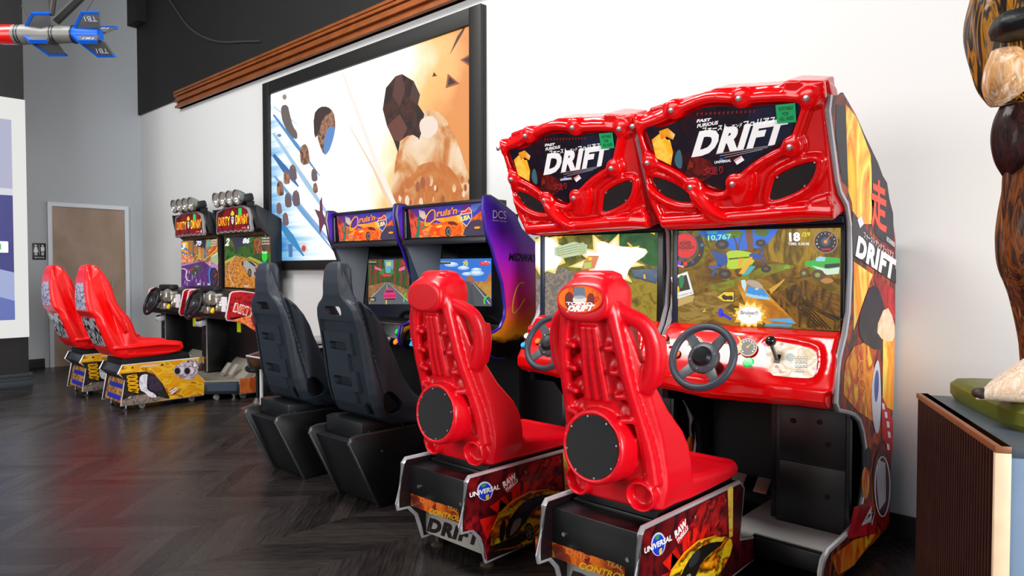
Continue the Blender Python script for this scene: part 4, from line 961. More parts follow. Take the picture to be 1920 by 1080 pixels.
# ---- screen picture of the left machine (explosions)
a = Art((0, SY-.002, 0), SCN, orig=(960, 420), sc=3.6, base=.0); a.em = .95
a.clip = ((158, 88), (985, 58), (975, 690), (162, 640))
a.poly([(158, 88), (985, 58), (975, 690), (162, 640)], dirt(['#6a6820', '#8a8430', '#4c4c18', '#787430'], 10, (1, 1, 1)), 0)
a.poly([(600, 72), (985, 58), (984, 290), (900, 270), (740, 160)], dirt(['#1c4a20', '#2c6a30', '#123818'], 9, (1, 1, 1)), 1)
a.poly([(162, 360), (340, 290), (520, 380), (420, 640), (162, 640)], dirt(['#8a8078', '#706860', '#a09080', '#5a5450'], 22, (1, 1, 2)), 1)
a.poly([(780, 370), (985, 380), (980, 690), (820, 690)], dirt(['#8a7418', '#a89028', '#5c4c10'], 22, (1, 1, 1)), 1)
a.poly([(810, 310), (985, 300), (984, 400), (900, 380), (820, 350)], dirt(['#6a7a90', '#506078', '#8a8a80'], 9, (1, 1, 1)), 2)
a.line([(810, 350), (900, 378), (975, 398)], [8, 14, 14], '#2a4a60', 3)
for c, k, s_ in (('#f8e070', 3, 1.15), ('#fff6c0', 4, 1.0), ('#ffffff', 5, .82)):
    a.star(225, 205, 130*s_, 100*s_, 9, c, k, rot=.4, sy=1.0); a.star(640, 250, 230*s_, 120*s_, 9, c, k, rot=.15, sy=.75); a.poly(smoothpts([(560+20/s_, 130), (600, 90+20/s_), (700, 150), (900, 150+10/s_), (940-20/s_, 200), (800, 280), (760, 420-20/s_), (620, 330)], 1), c, k)
    a.poly(smoothpts([(162, 90+8/s_), (300, 90), (350, 300-10/s_), (162, 330)], 1), c, k)
a.poly([(290, 160), (420, 120), (510, 140), (505, 200), (350, 230), (290, 210)], '#c8d8b0', 7)
for k in range(4): a.line([(300+k*4, 172+k*14), (480+k*6, 128+k*16)], 4, '#6a8a70', 8)
for x in (320, 360, 410, 450): a.line([(x, 150), (x+14, 218)], 4, '#e0c860', 9)
a.ell(478, 165, 26, 40, '#b8c898', 9); a.poly([(470, 310), (490, 250), (520, 215), (590, 215), (560, 300)], '#e08a50', 8); a.ell(530, 234, 14, 12, '#f8e020', 9); a.poly([(490, 262), (540, 258), (536, 296), (488, 300)], '#b8d868', 9)
for p in ([(310, 86), (345, 80), (336, 96), (316, 98)], [(778, 128), (790, 124), (818, 150), (806, 162)], [(888, 344), (900, 336), (906, 366), (894, 372)], [(925, 54), (968, 52), (966, 74)]): a.poly(p, '#f8b820', 9)
scr2 = a.build('screen_picture', DM2)

# ================================================================== BUCKET SEATS built from paired back / front curves
def pair_seat(cx, pairs, fr=(-1, -.975, -.93, -.85, -.74, -.6, -.4, -.2, 0, .2, .4, .6, .74, .85, .93, .975, 1), y0=0.):
    """pairs: (back(y,z), front_side(y,z), front_centre(y,z), half_width)"""
    loops = []
    for f in fr:
        A = abs(f); L1 = []; L2 = []
        w_ = 1. if A >= .84 else (0. if A <= .55 else (A-.55)/.29)
        w_ = w_*w_*(3-2*w_)
        rd = 0 if A < .93 else (.12 if A < .97 else (.25 if A < .99 else .42))
        for b, fs, fc, hw in pairs:
            q = (fc[0]+(fs[0]-fc[0])*w_, fc[1]+(fs[1]-fc[1])*w_)
            md = ((b[0]+q[0])/2, (b[1]+q[1])/2)
            bb = (b[0]+(md[0]-b[0])*rd, b[1]+(md[1]-b[1])*rd); qq = (q[0]+(md[0]-q[0])*rd, q[1]+(md[1]-q[1])*rd)
            x = cx+f*hw
            L1.append((x, bb[0], bb[1])); L2.append((x, qq[0], qq[1]))
        loops.append(L1+L2[::-1])
    return MB().loft(loops)

# ================================================================== BLACK-SEATED HIGHWAY RACING MACHINES
CMX = -3.12
CM = thing('racing_arcade_machine', 'purple sided highway racing cabinet beside the red machines, with black bucket seat', 'arcade machine', (CMX, 2.7, 0), 'purple highway racing machines')
# seat
pairs = [((1.985, 1.292), (2.005, 1.292), (2.005, 1.292), .030), ((1.962, 1.282), (2.028, 1.282), (2.028, 1.282), .055), ((1.952, 1.25), (2.035, 1.25), (2.035, 1.25), .074), ((1.95, 1.18), (2.032, 1.18), (2.03, 1.18), .086), ((1.955, 1.12), (2.035, 1.12), (2.0, 1.12), .094),
         ((1.96, 1.095), (2.045, 1.095), (1.985, 1.095), .118), ((1.963, 1.075), (2.06, 1.075), (1.985, 1.075), .155), ((1.968, 1.045), (2.085, 1.045), (1.990, 1.045), .185), ((1.977, 1.0), (2.13, .985), (2.005, .99), .200),
         ((1.995, .93), (2.165, .92), (2.035, .925), .208), ((2.01, .85), (2.19, .85), (2.055, .85), .212), ((2.025, .76), (2.235, .76), (2.07, .76), .214), ((2.038, .68), (2.27, .68), (2.09, .69), .216), ((2.052, .61), (2.33, .60), (2.12, .62), .218),
         ((2.075, .54), (2.40, .54), (2.16, .555), .218), ((2.115, .48), (2.47, .50), (2.23, .51), .214), ((2.20, .435), (2.54, .475), (2.36, .48), .208), ((2.35, .415), (2.61, .455), (2.50, .455), .204), ((2.52, .405), (2.68, .44), (2.62, .44), .195), ((2.66, .41), (2.705, .425), (2.70, .425), .175)]
m = pair_seat(CMX, pairs)
cs = m.build('bucket_seat', SEATBLK, CM, remesh=.006, sm=3)
k = MB()
def yb(z):
    zz = [(1.29, 1.955), (1.1, 1.955), (1.0, 1.977), (.85, 2.01), (.68, 2.038), (.54, 2.075), (.44, 2.2)]
    for (a_, b_), (c_, d_) in zip(zz, zz[1:]):
        if a_ >= z >= c_: return b_+(a_-z)/(a_-c_)*(d_-b_)
    return 2.0
def pocket(xs, z0, z1, depth, thru=False, r=0.):
    """outline in x, swept along the leaning back between two heights"""
    L = []
    for z in [z1+(z0-z1)*t/4 for t in range(5)]:
        y = yb(z); L.append([(CMX+xs[0], y-.05, z), (CMX+xs[1], y-.05, z), (CMX+xs[1], y+depth, z), (CMX+xs[0], y+depth, z)])
    k.loft(L)
ST = [(.955, .905, .125), (.905, .81, .135), (.81, .785, .115), (.785, .70, .13), (.70, .675, .11), (.675, .62, .12)]
off = CM['o']
# shallow recessed field around a raised, stepped centre panel; slots
def yz_(x, z, d): return (CMX+x, yb(z)+d, z)
def carve(pts, d):
    L = []
    n = len(pts)
    k.loft([[yz_(x, z, -.08) for x, z in pts], [yz_(x, z, d) for x, z in pts]])
def rr(x0, x1, z0, z1, r):
    q = []
    for cx_, cz_, a0 in ((x1-r, z1-r, 0), (x0+r, z1-r, PI/2), (x0+r, z0+r, PI), (x1-r, z0+r, 1.5*PI)):
        for t_ in range(5): q.append((cx_+r*math.cos(a0+t_*PI/8), cz_+r*math.sin(a0+t_*PI/8)))
    return q
for pts, d in (([(-.155, .985), (.155, .985), (.165, .955), (.165, .925), (-.165, .925)], .017),
               ([(.095, .95), (.165, .95), (.172, .80), (.095, .80)], .017), ([(.045, .81), (.172, .81), (.176, .72), (.045, .72)], .017), ([(.100, .73), (.176, .73), (.182, .60), (.100, .60)], .017),
               ([(.055, .61), (.182, .61), (.18, .545), (.055, .545)], .017), ([(.105, .555), (.18, .555), (.16, .49), (.105, .49)], .017), ([(-.165, .95), (-.145, .95), (-.16, .52), (-.18, .52)], .017)):
    k = MB(); carve(pts, d); cut(cs, k, off)
for x0, x1, z0, z1, d in ((-.085, .062, 1.012, 1.060, .12), (-.105, .05, .828, .872, .03), (-.115, .05, .635, .685, .035)):
    k = MB(); carve(rr(x0, x1, z0, z1, .018), d); cut(cs, k, off)
# hip hole in the near side
k = MB(); k.extr([(CMX+.16, y, z) for y, z in smoothpts([(2.115, .60), (2.16, .625), (2.22, .58), (2.255, .52), (2.20, .49), (2.13, .51)], 1)], (.1, 0, 0))
cut(cs, k, off)
MB().extr([(CMX+.168, y, z) for y, z in smoothpts([(2.13, .585), (2.16, .60), (2.21, .565), (2.235, .525), (2.195, .505), (2.14, .52)], 1)], (.006, 0, 0)).build('hip_pad', mat('#15191e', rough=.6), cs)
MB().tube([(CMX+.16, 2.50, .40), (CMX+.19, 2.56, .44), (CMX+.20, 2.58, .455)], .009, 8).build('slide_lever', BLACK, CM)
MB().tube([(CMX+.20, 2.58, .455), (CMX+.21, 2.66, .49)], [.014, .02], 10).build('lever_grip', mat('#e8eaee', rough=.3), CM)
# seat pedestal
CB = mat('#101215', rough=.42, noise=.2, bscale=9)
bm_ = MB().prismx([(2.018, .362), (2.172, .012), (2.95, .02), (2.95, .365)], CMX-.175, CMX+.175).build('seat_base', CB, CM, bevel=.003)
for x0, x1 in ((CMX-.195, CMX-.175), (CMX+.175, CMX+.195)):
    pr = [(1.995, .392), (2.03, .40), (2.95, .39), (2.95, .004), (2.168, .004), (1.985, .37)]
    sp2 = MB().prismx(pr, x0, x1).build('base_side_panel', CB, bm_, bevel=.004)
    MB().tube([((x0+x1)/2, y, z) for y, z in (pr[4:]+pr[:3])], .0095, 8).build('panel_edge_molding', mat('#24282c', rough=.3, noise=.4, bscale=30), sp2)
MB().prismx([(2.078, .365), (2.078, .456), (2.12, .46), (2.56, .405), (2.56, .365)], CMX-.165, CMX+.165).build('seat_riser', mat('#0e1013', rough=.4), CM, bevel=.003)
for y, z in ((2.18, .30), (2.34, .41), (2.12, .405)): MB().lathe([(.007, 0), (.007, .004)], (CMX+(.195 if z < .35 else .165), y, z), (1, 0, 0), 8).build('base_screw', STEEL, bm_)
# cabinet
CR, CL = -2.725, -3.520
cprof = [(2.752, 1.664), (2.80, 1.665), (2.87, 1.64), (3.0, 1.575), (3.06, 1.49), (3.20, 1.40), (3.42, 1.30), (3.45, 1.10), (3.45, .70), (3.45, .02), (3.06, .02), (3.06, .70), (2.92, .735), (2.83, .745), (2.785, .77), (2.775, .82), (2.79, .88), (2.83, .89), (2.88, .912), (2.918, .97), (2.924, 1.03), (2.90, 1.175), (2.845, 1.30), (2.815, 1.378), (2.785, 1.43), (2.765, 1.475), (2.742, 1.60)]
PUR = None
def purple_mat():
    m = bpy.data.materials.new('purple_print'); m.use_nodes = True; nt = m.node_tree; N = nt.nodes; L = nt.links; b = N['Principled BSDF']
    tc = N.new('ShaderNodeTexCoord'); sp = N.new('ShaderNodeSeparateXYZ'); L.new(tc.outputs['Object'], sp.inputs[0])
    nz = N.new('ShaderNodeTexNoise'); nz.inputs['Scale'].default_value = 9; L.new(tc.outputs['Object'], nz.inputs['Vector'])
    ad = N.new('ShaderNodeMath'); ad.operation = 'MULTIPLY_ADD'; L.new(nz.outputs['Fac'], ad.inputs[0]); ad.inputs[1].default_value = .09; L.new(sp.outputs['Z'], ad.inputs[2])
    mr = N.new('ShaderNodeMapRange'); mr.inputs['From Min'].default_value = .82; mr.inputs['From Max'].default_value = 1.7; L.new(ad.outputs[0], mr.inputs['Value'])
    cr = N.new('ShaderNodeValToRGB'); L.new(mr.outputs[0], cr.inputs[0]); e = cr.color_ramp.elements
    e[0].position = 0; e[0].color = (*lin('#100609'), 1); e[1].position = 1; e[1].color = (*lin('#3a1aa8'), 1)
    for p_, c in ((.001, '#100609'), (.07, '#140608'), (.10, '#f0a018'), (.18, '#f2701c'), (.3, '#e0285a'), (.45, '#d81e9c'), (.62, '#9a1cc8'), (.8, '#5a18b8')): q = e.new(p_); q.color = (*lin(c), 1)
    L.new(cr.outputs[0], b.inputs['Base Color']); b.inputs['Roughness'].default_value = .35; b.inputs['Specular IOR Level'].default_value = .35
    return m
PUR = purple_mat()
for x0, x1 in ((CR-.02, CR), (CL, CL+.02)):
    sp3 = MB().prismx(cprof, x0, x1).build('side_panel', PUR, CM, bevel=.0015)
    e_ = cprof[12:]+[cprof[0]]
    MB().tube([((x0+x1)/2, y-.001, z) for y, z in e_], .0108, 8).build('edge_molding', mat('#3416a0', rough=.3) if x0 == CR-.02 else mat('#101014', rough=.25), sp3)
    MB().tube([((x0+x1)/2, y, z) for y, z in cprof[:8]], .0105, 6).build('edge_molding', BLACK, sp3)
    if x0 == CR-.02: cside = sp3
a = Art((CR, 0, 0), (1, 0, 0), base=.0008)
a.text('DCS', (924, 409), (949, 411), (924, 394), '#f0eaff', 0, bold=.0); a.text('SOUND SYSTEM', (923, 414), (949, 417), (923, 411.5), '#e8e0ff', 0, bold=.01)
a.build('speaker_badge', cside)
a = Art((CR, 0, 0), (1, 0, 0), base=.0008)
a.text('MIDWAY', (953, 489), (1008, 492), (954, 474), '#0c0810', 0, bold=.04, shear=.15)
a.build('maker_name', cside)
a = Art((CR, 0, 0), (1, 0, 0), base=.0008)
a.line(smoothpts([(982, 530), (974, 530), (966, 545), (960, 575), (962, 590), (972, 580), (984, 560)], 2, closed=False), 3.2, '#e86a18', 0)
a.line(smoothpts([(982, 530), (974, 530), (966, 545), (960, 575), (962, 590), (972, 580), (984, 560)], 2, closed=False), 1.4, '#ffd060', 1)
a.build('side_lettering', cside)
m = MB(); m.box(CL+.02, CR-.02, 3.35, 3.43, .02, .72).box(CL+.02, CR-.02, 3.04, 3.08, .80, 1.5).box(CL+.02, CR-.02, 2.95, 3.05, 1.50, 1.58)
m.build('cabinet_back', DEEP, CM)
# marquee box
cm_ = MB().box(CL+.02, CR-.02, 2.795, 2.95, 1.42, 1.655).build('marquee_box', BLACK, CM, bevel=.003)
f = MB(); f.box(CL+.022, CR-.022, 2.78, 2.797, 1.635, 1.655).box(CL+.022, CR-.022, 2.775, 2.797, 1.405, 1.437)
f.box(CL+.022, CL+.038, 2.782, 2.797, 1.43, 1.64).box(CR-.038, CR-.022, 2.782, 2.797, 1.43, 1.64)
f.build('marquee_frame', mat('#15151a', rough=.35), cm_, bevel=.002)
def cmarquee(off):
    a = Art((off, 2.795, 0), (0, -1, 0), orig=(620, 370), sc=6.4, base=.001); a.em = .3
    q = ((930, 130), (1850, 45), (1900, 452), (975, 485))
    a.clip = q
    a.poly(list(q), grunge(['#2c2a80', '#5a2a78', '#3a3aa0', '#8a3a60'], scale=5, em=.4), 0)
    a.poly([(930, 240), (1150, 300), (1300, 310), (1560, 300), (1700, 250), (1850, 130), (1900, 452), (975, 485)], grunge(['#d8641c', '#a83c24', '#e88a2c', '#6a2c3c'], scale=9, em=.5), 1)
    a.poly([(1240, 260), (1400, 240), (1600, 200), (1620, 300), (1400, 330)], grunge(['#f0a030', '#e87820', '#f8c050'], scale=7, em=.6), 2)
    a.poly(smoothpts([(1580, 480), (1620, 350), (1700, 280), (1780, 260), (1860, 300), (1900, 460)], 1), '#3a3048', 3)
    a.poly([(920, 140), (1000, 180), (1080, 320), (1120, 450), (980, 480)], grunge(['#a82c30', '#d0482c', '#6a2438'], scale=12, em=.45), 2)
    a.line(smoothpts([(1040, 480), (1055, 400), (1065, 320), (1050, 230)], 1, closed=False), [40, 34, 22], '#2a6a4c', 4); a.line([(1100, 390), (1125, 350), (1125, 290)], 16, '#2c7450', 4); a.line([(1050, 380), (1025, 350), (1020, 280)], 16, '#205c40', 4)
    a.poly([(1060, 150), (1130, 170), (1150, 230), (1120, 270), (1070, 230)], '#b8a898', 3)
    a.poly([(1700, 90), (1830, 60), (1730, 180), (1650, 150)], '#4a6ab8', 2)
    a.poly(smoothpts([(1190, 460), (1180, 370), (1250, 340), (1340, 300), (1440, 280), (1530, 300), (1580, 350), (1580, 440), (1460, 450), (1420, 470), (1360, 460)], 1), grunge(['#e8380c', '#f0601c', '#c82c0c', '#f88a2c'], scale=11, em=.6), 5)
    a.poly(smoothpts([(1400, 300), (1470, 285), (1520, 310), (1540, 335), (1430, 330)], 1), '#5a1a18', 6); a.poly(smoothpts([(1260, 350), (1340, 330), (1350, 350), (1290, 370)], 1), '#f8b848', 6)
    a.ell(1415, 410, 36, 60, '#1c1014', 7); a.ell(1420, 412, 24, 44, '#8a7a74', 8); a.ell(1420, 412, 16, 32, '#3a2c2c', 9)
    a.line(smoothpts([(1255, 265), (1262, 160), (1215, 145), (1150, 230), (1135, 320), (1150, 350), (1240, 280), (1268, 262)], 2, closed=False), [12, 14, 16, 12], '#f0a020', 8)
    a.text("ruis'n", (1275, 238), (1530, 196), (1265, 152), '#f0801c', 8, bold=.03, shear=.25)
    a.line([(1530, 170), (1600, 165), (1660, 130)], 10, '#d85a28', 7)
    sh = [(1560, 200), (1590, 160), (1620, 165), (1665, 115), (1700, 160), (1705, 250), (1640, 352), (1570, 290)]
    a.poly(sh, '#e8c8a0', 9); a.poly([(1568, 204), (1592, 170), (1622, 172), (1664, 126), (1692, 164), (1692, 178)], '#c83030', 10); a.poly([(1568, 214), (1694, 190), (1696, 250), (1640, 340), (1578, 286)], '#2838a0', 10)
    a.text('USA', (1580, 292), (1684, 260), (1576, 232), '#f8d860', 11, bold=.05)
    a.poly(smoothpts([(1730, 352), (1800, 348), (1804, 374), (1732, 380)], 1), '#f8941c', 9)
    return a.build('marquee_art', cm_)
cmarquee(0)
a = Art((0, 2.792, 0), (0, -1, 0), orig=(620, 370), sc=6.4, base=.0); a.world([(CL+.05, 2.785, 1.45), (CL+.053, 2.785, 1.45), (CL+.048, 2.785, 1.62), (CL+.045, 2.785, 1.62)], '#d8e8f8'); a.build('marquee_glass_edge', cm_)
# display hood: smoked glass in front of the tube
GY0, GZ0, GY1, GZ1 = 2.86, 1.41, 2.93, .93
MB().add([(CL+.02, 3.035, 1.42), (CR-.02, 3.035, 1.42), (CR-.02, 2.965, .90), (CL+.02, 2.965, .90)], [(0, 1, 2, 3)]).build('display_bezel', mat('#07080a', rough=.12, spec=.5), CM, smooth=0)
hoodm = mat('#1f3044', rough=.45)
for s in (-1,):
    xo = CL+.021; xi = xo+.10
    MB().add([(xo, 2.81, 1.41), (xi, 3.03, 1.415), (xi, 2.962, .92), (xo, 2.90, .92)], [(0, 1, 2, 3)]).build('hood_side', hoodm, CM, smooth=0)
# control panel
cpn = MB().prismx([(2.845, .885), (2.795, .80), (2.80, .765), (2.90, .755), (3.0, .80), (3.0, .92), (2.96, .92)], CL+.022, CR-.022).build('control_panel', mat('#0d0e11', rough=.3), CM, bevel=.004)
CO = Vector((0, 2.822, .84)); CN = Vector((0, -.87, .49)).normalized()
def K(x, y, off=0.): return onpl(x, y, CO, CN)+CN*off
MB().tube([(CL+.03, 2.85, .888), (CR-.03, 2.85, .888)], .0035, 6).build('panel_lip', STEEL, cpn)
KS = lambda x, y, off=0.: K(x, y, off)+Vector((.785, 0, 0))
button(752, 624, .020, '#18c838', None, cpn, off=.006, n=CN, fn=KS); button(749, 643, .021, '#f08010', None, cpn, off=.006, n=CN, fn=KS)
gs = MB().tube([KS(726, 640, 0), KS(731, 632, .06)], .006, 8).lathe([(.045, 0), (.03, .012), (.01, .02)], KS(727, 639, .0), CN, 18).build('gear_shifter', mat('#15151a', rough=.35), CM)
MB().ball(KS(731, 636, .05), .018).build('shifter_knob', mat('#25272c', rough=.2, coat=.5), gs)
def shiftpt(v, d): return v+Vector((d, 0, 0))
# three view buttons at the left end (seen on the near machine)
for (px, py, c) in ((780.5, 623, '#e82018'), (778, 634, '#f0f0f4'), (775.5, 645.5, '#18a0f0')):
    p = K(px, py, .006); U = Vector((1, 0, 0)); V = CN.cross(U)
    MB().obox(p, U, V, CN, .022, .016, .008).build('view_button', mat(c, rough=.3, em=.45), cpn, bevel=.002)
# cruis'n steering wheel
WC = Vector((-3.10, 2.72, .885)); WN = Vector((0, -.93, .36)).normalized(); WV = WN.cross(Vector((1, 0, 0))); WV = -WV if WV.z < 0 else WV
WC.x = -3.12-.02
wheel(CM, R=.118, rim='#20262c', hub='#101014', spoke='#15171b')
# lower front with coin unit
lw = MB().box(CL+.02, CR-.02, 3.06, 3.09, .02, .76).build('lower_panel', DEEP, CM, smooth=0)
cu = MB().box(CL+.05, CL+.30, 3.01, 3.06, .28, .72).build('coin_unit', mat('#0c0d10', rough=.4), CM, bevel=.004)
for x in (CL+.09, CL+.17):
    s_ = MB().box(x, x+.05, 3.002, 3.01, .64, .70).build('coin_slot', mat('#8a8a90', rough=.3, metal=.8), cu, bevel=.003)
    MB().box(x+.012, x+.034, 2.999, 3.002, .65, .69).build('coin_button', mat('#d81830', rough=.3, em=.4), s_)
for z in (.60, .53): MB().tube([(CL+.08, 3.005, z+.02), (CL+.085, 2.995, z), (CL+.24, 2.995, z), (CL+.245, 3.005, z+.02)], .003, 6).build('coin_door_rail', STEEL, cu)
for x in (CL+.08, CL+.165): MB().box(x, x+.075, 3.002, 3.01, .40, .49).build('reject_cup', mat('#2a2c30', rough=.3), cu, bevel=.004)

for c in CM.children:
    if c.name.split('.')[0] in ('bucket_seat', 'slide_lever', 'lever_grip'): c.location = (.03, .035, 0)
CM2 = dup_thing(CM, (-.805, 0, 0), 'purple sided highway racing cabinet, black seat, pink car on forest road screen')
for c in CM2.children:
    if c.name.split('.')[0] in ('bucket_seat', 'slide_lever', 'lever_grip', 'seat_base', 'seat_riser'): c.location.x += .07
# the two tube pictures
TN = Vector((0, -.99, .13)).normalized()
def tube_art(o, sc, q):
    a = Art((0, 2.997, 1.18), TN, orig=o, sc=sc, base=.0); a.em = .95; a.clip = q; return a
# near machine: desert road
q = ((690, 418), (992, 415), (992, 692), (700, 690))
a = tube_art((600, 350), 3.086, q)
a.poly(list(q), '#2c74d8', 0)
for x, y, r in ((760, 450, 40), (830, 470, 34), (905, 480, 30), (905, 500, 44), (850, 505, 30), (960, 440, 26)): a.ell(x, y, r, r*.35, '#a8d0f8', 1); a.ell(x, y-4, r*.6, r*.2, '#e8f4ff', 2)
a.poly([(690, 560), (992, 545), (992, 692), (690, 692)], grunge(['#b87c2c', '#d09a44', '#9a6420'], scale=20, em=.9), 3)
a.poly([(840, 545), (870, 540), (900, 690), (690, 692), (690, 640)], '#4a4c50', 4); a.poly([(878, 548), (885, 548), (992, 650), (992, 692), (860, 692)], '#4c4e52', 4)
a.poly([(850, 520), (880, 515), (900, 545), (850, 550)], '#a8642c', 5); a.poly([(985, 500), (992, 498), (992, 545), (960, 548)], '#b86a34', 5)
a.line([(882, 552), (930, 610), (985, 680)], [1.5, 2.5, 4], '#e8e8e8', 6); a.ell(894, 553, 4, 3, '#c83030', 7)
a.text('70', (828, 460), (858, 459), (828, 434), '#f0e020', 8, bold=.04); a.text('10th', (926, 458), (982, 456), (926, 432), '#e82018', 8, bold=.05, shear=.1)
a.poly([(696, 430), (758, 430), (758, 448), (696, 448)], '#183048', 7); a.text('TIME', (836, 431), (856, 431), (836, 426), '#f0f0f0', 8, bold=.02); a.text('POSITION', (700, 439), (756, 439), (700, 432), '#e8f0e8', 8, bold=.02)
a.ring(978, 664, 26, 32, 9, '#40d830', 8, a0=2.6, a1=4.6); a.ring(978, 664, 15, 20, 5, '#2840c8', 8, a0=2.8, a1=5.6)
a.build('tube_picture', CM)
# far machine: forest road with pink car
q = ((278, 422), (516, 418), (520, 680), (282, 680))
a = tube_art((600, 350), 3.086, q)
a.poly(list(q), grunge(['#1c4a20', '#2c6a28', '#4a3a18', '#183a1c'], scale=24, em=.9, stretch=(3, 1, .7)), 0)
a.poly([(372, 425), (430, 424), (420, 500), (380, 500)], '#6aa8c0', 1)
for x, w_ in ((285, 14), (312, 18), (345, 12), (425, 16), (460, 18), (500, 20)): a.poly([(x, 420), (x+w_, 420), (x+w_*.9, 575), (x+1, 575)], '#7a3c1c', 2)
a.poly([(340, 500), (372, 470), (376, 520)], '#2c8a30', 3); a.poly([(430, 500), (412, 466), (408, 520)], '#2c8a30', 3)
a.poly([(280, 575), (380, 552), (400, 552), (520, 600), (520, 680), (280, 680)], grunge(['#a87c44', '#8a6030', '#c09458'], scale=24, em=.9), 3)
a.poly([(384, 552), (396, 552), (500, 650), (520, 680), (290, 680), (300, 640)], '#5c6068', 4)
a.line([(390, 556), (388, 600), (384, 680)], [1, 3, 7], '#e8d020', 5); a.line([(384, 556), (330, 610), (286, 650)], [1, 2, 4], '#d8d8d8', 5); a.line([(396, 556), (450, 605), (508, 660)], [1, 2, 4], '#d8d8d8', 5)
a.poly([(362, 505), (408, 505), (408, 520), (362, 520)], '#e83018', 6); a.poly([(316, 460), (360, 478), (356, 488), (320, 478)], '#f06898', 6); a.poly([(494, 458), (456, 476), (460, 490), (492, 480)], '#f06898', 6)
a.poly(smoothpts([(380, 596), (392, 590), (420, 590), (432, 606), (442, 626), (442, 652), (372, 654), (372, 622)], 1), '#f02878', 7); a.poly([(384, 600), (424, 598), (432, 612), (380, 614)], '#6a1c48', 8); a.poly([(374, 626), (440, 624), (440, 638), (374, 640)], '#c01858', 8); a.poly([(378, 648), (438, 646), (436, 655), (380, 656)], '#28101c', 9)
a.text('58', (386, 460), (412, 459), (386, 436), '#f0e020', 8, bold=.04); a.text('7th', (470, 455), (504, 453), (470, 430), '#d82030', 8, bold=.05, shear=.1); a.poly([(284, 432), (330, 432), (330, 452), (284, 452)], '#183020', 7); a.text('POSITION', (286, 440), (328, 440), (286, 434), '#e8f0e8', 8, bold=.02)
a.ring(505, 655, 18, 40, 7, '#40d830', 8, a0=2.8, a1=4.6); a.poly([(284, 640), (326, 638), (326, 664), (286, 664)], '#283050', 7); a.text('104', (294, 660), (316, 659), (294, 648), '#f0e020', 8, bold=.04)
a.build('tube_picture', CM2)

# ================================================================== OFF-ROAD RACING MACHINES WITH ROOF LAMPS
TX0 = -6.835
TM = thing('racing_arcade_machine', 'off-road racing cabinet with four roof lamps, car on brick road screen, nearer of its pair', 'arcade machine', (TX0, 2.7, 0), 'off-road racing machines with roof lamps')
TR, TL = TX0+.475, TX0-.475
mud = grunge(['#b87010', '#f0b020', '#e89814', '#f8c838', '#a85c0c', '#f0a818'], scale=7, stretch=(1, 1, 2.0), distortion=.3)
# seat base
tp = [(2.125, .408), (2.092, .338), (2.150, .285), (2.108, .055), (2.833, .055), (2.84, .19), (2.768, .268), (2.795, .412)]
tb = MB().prismx([(2.14, .405), (2.105, .338), (2.17, .28), (2.13, .06), (2.8, .06), (2.8, .19), (2.75, .268), (2.78, .405)], TX0-.235, TX0+.235).build('seat_base', mat('#1c2028', rough=.4), TM, bevel=.004)
for x0, x1 in ((TX0-.25, TX0-.235), (TX0+.235, TX0+.25)):
    q = MB().prismx(tp, x0, x1).build('base_side_panel', mat('#1a1410', rough=.4), tb)
    MB().tube([((x0+x1)/2, y, z) for y, z in tp], .0085, 6, closed=True).build('panel_edge_molding', CHROME, q)
a = Art((TX0+.25, 0, 0), (1, 0, 0), orig=(180, 660), sc=8.727, base=.001)
a.world([(TX0+.25, y, z) for y, z in tp], mud)
a.poly([(395, 355), (800, 320), (960, 370), (1090, 520), (1210, 760), (640, 850), (415, 875), (470, 470)], grunge(['#1c1614', '#3a322c', '#141010', '#4a4038'], scale=30), 1)
a.poly([(425, 800), (560, 720), (800, 690), (1180, 760), (1000, 800), (415, 880)], grunge(['#6a5a50', '#9a8a80', '#4a3e38', '#c8bab0'], scale=30), 2)
for k, yy in enumerate((400, 465, 535, 600)):
    x = 590+k*8; a.line(smoothpts([(x-85, yy+14), (x-60, yy+36), (x+30, yy+36), (x+85, yy+20), (x+75, yy-6), (x-60, yy-12), (x-85, yy+8)], 1, closed=False), 26, '#f0b010', 3)
a.poly(smoothpts([(640, 625), (690, 640), (695, 680), (640, 660), (570, 640)], 1), '#f0b010', 3); a.poly([(560, 370), (670, 360), (670, 385), (600, 390)], '#c88c10', 3)
a.poly(smoothpts([(720, 380), (850, 355), (835, 420), (830, 600), (870, 640), (960, 680), (1000, 740), (880, 750), (800, 660), (720, 630), (700, 500)], 1), grunge(['#ffffff', '#e8e4f0', '#c8c0d8'], scale=30), 4)
a.poly(smoothpts([(880, 370), (980, 390), (1070, 520), (1110, 640), (900, 640), (850, 560), (850, 420)], 1), grunge(['#2a2030', '#4a3c54', '#181420'], scale=40), 4)
a.poly(smoothpts([(1290, 220), (1500, 130), (1680, 130), (1670, 300), (1600, 460), (1400, 440), (1280, 360)], 1), grunge(['#f0e8f0', '#c8b8c8', '#7a5a70', '#ffffff'], scale=26), 2)
for cx in (1330, 1490):
    a.ell(cx+40, 305, 75, 60, '#e8e4ec', 4); a.ell(cx, 310, 62, 68, '#b8b0bc', 5); a.ell(cx, 310, 46, 54, '#2a1c28', 6)
a.poly([(1205, 640), (1310, 575), (1330, 620), (1230, 700)], '#f4f4f4', 5); a.poly([(1205, 620), (1290, 570), (1275, 590), (1200, 650)], '#d01828', 4); a.poly([(1240, 695), (1330, 640), (1300, 690), (1270, 700)], '#d01828', 4)
a.text('RAW THRILLS', (1225, 675), (1315, 615), (1215, 655), '#404040', 6, bold=.02)
a.poly([(690, 250), (780, 215), (1060, 195), (1020, 225), (830, 250)], '#e8c8a0', 3)
for p in ((595, 255), (1085, 205), (1508, 158)): a.ell(p[0], p[1], 16, 14, '#2a1c10', 4)
a.build('base_side_art', tb)
a = Art((0, 2.13, 0), (0, -1, 0), orig=(180, 660), sc=8.727, base=.004)
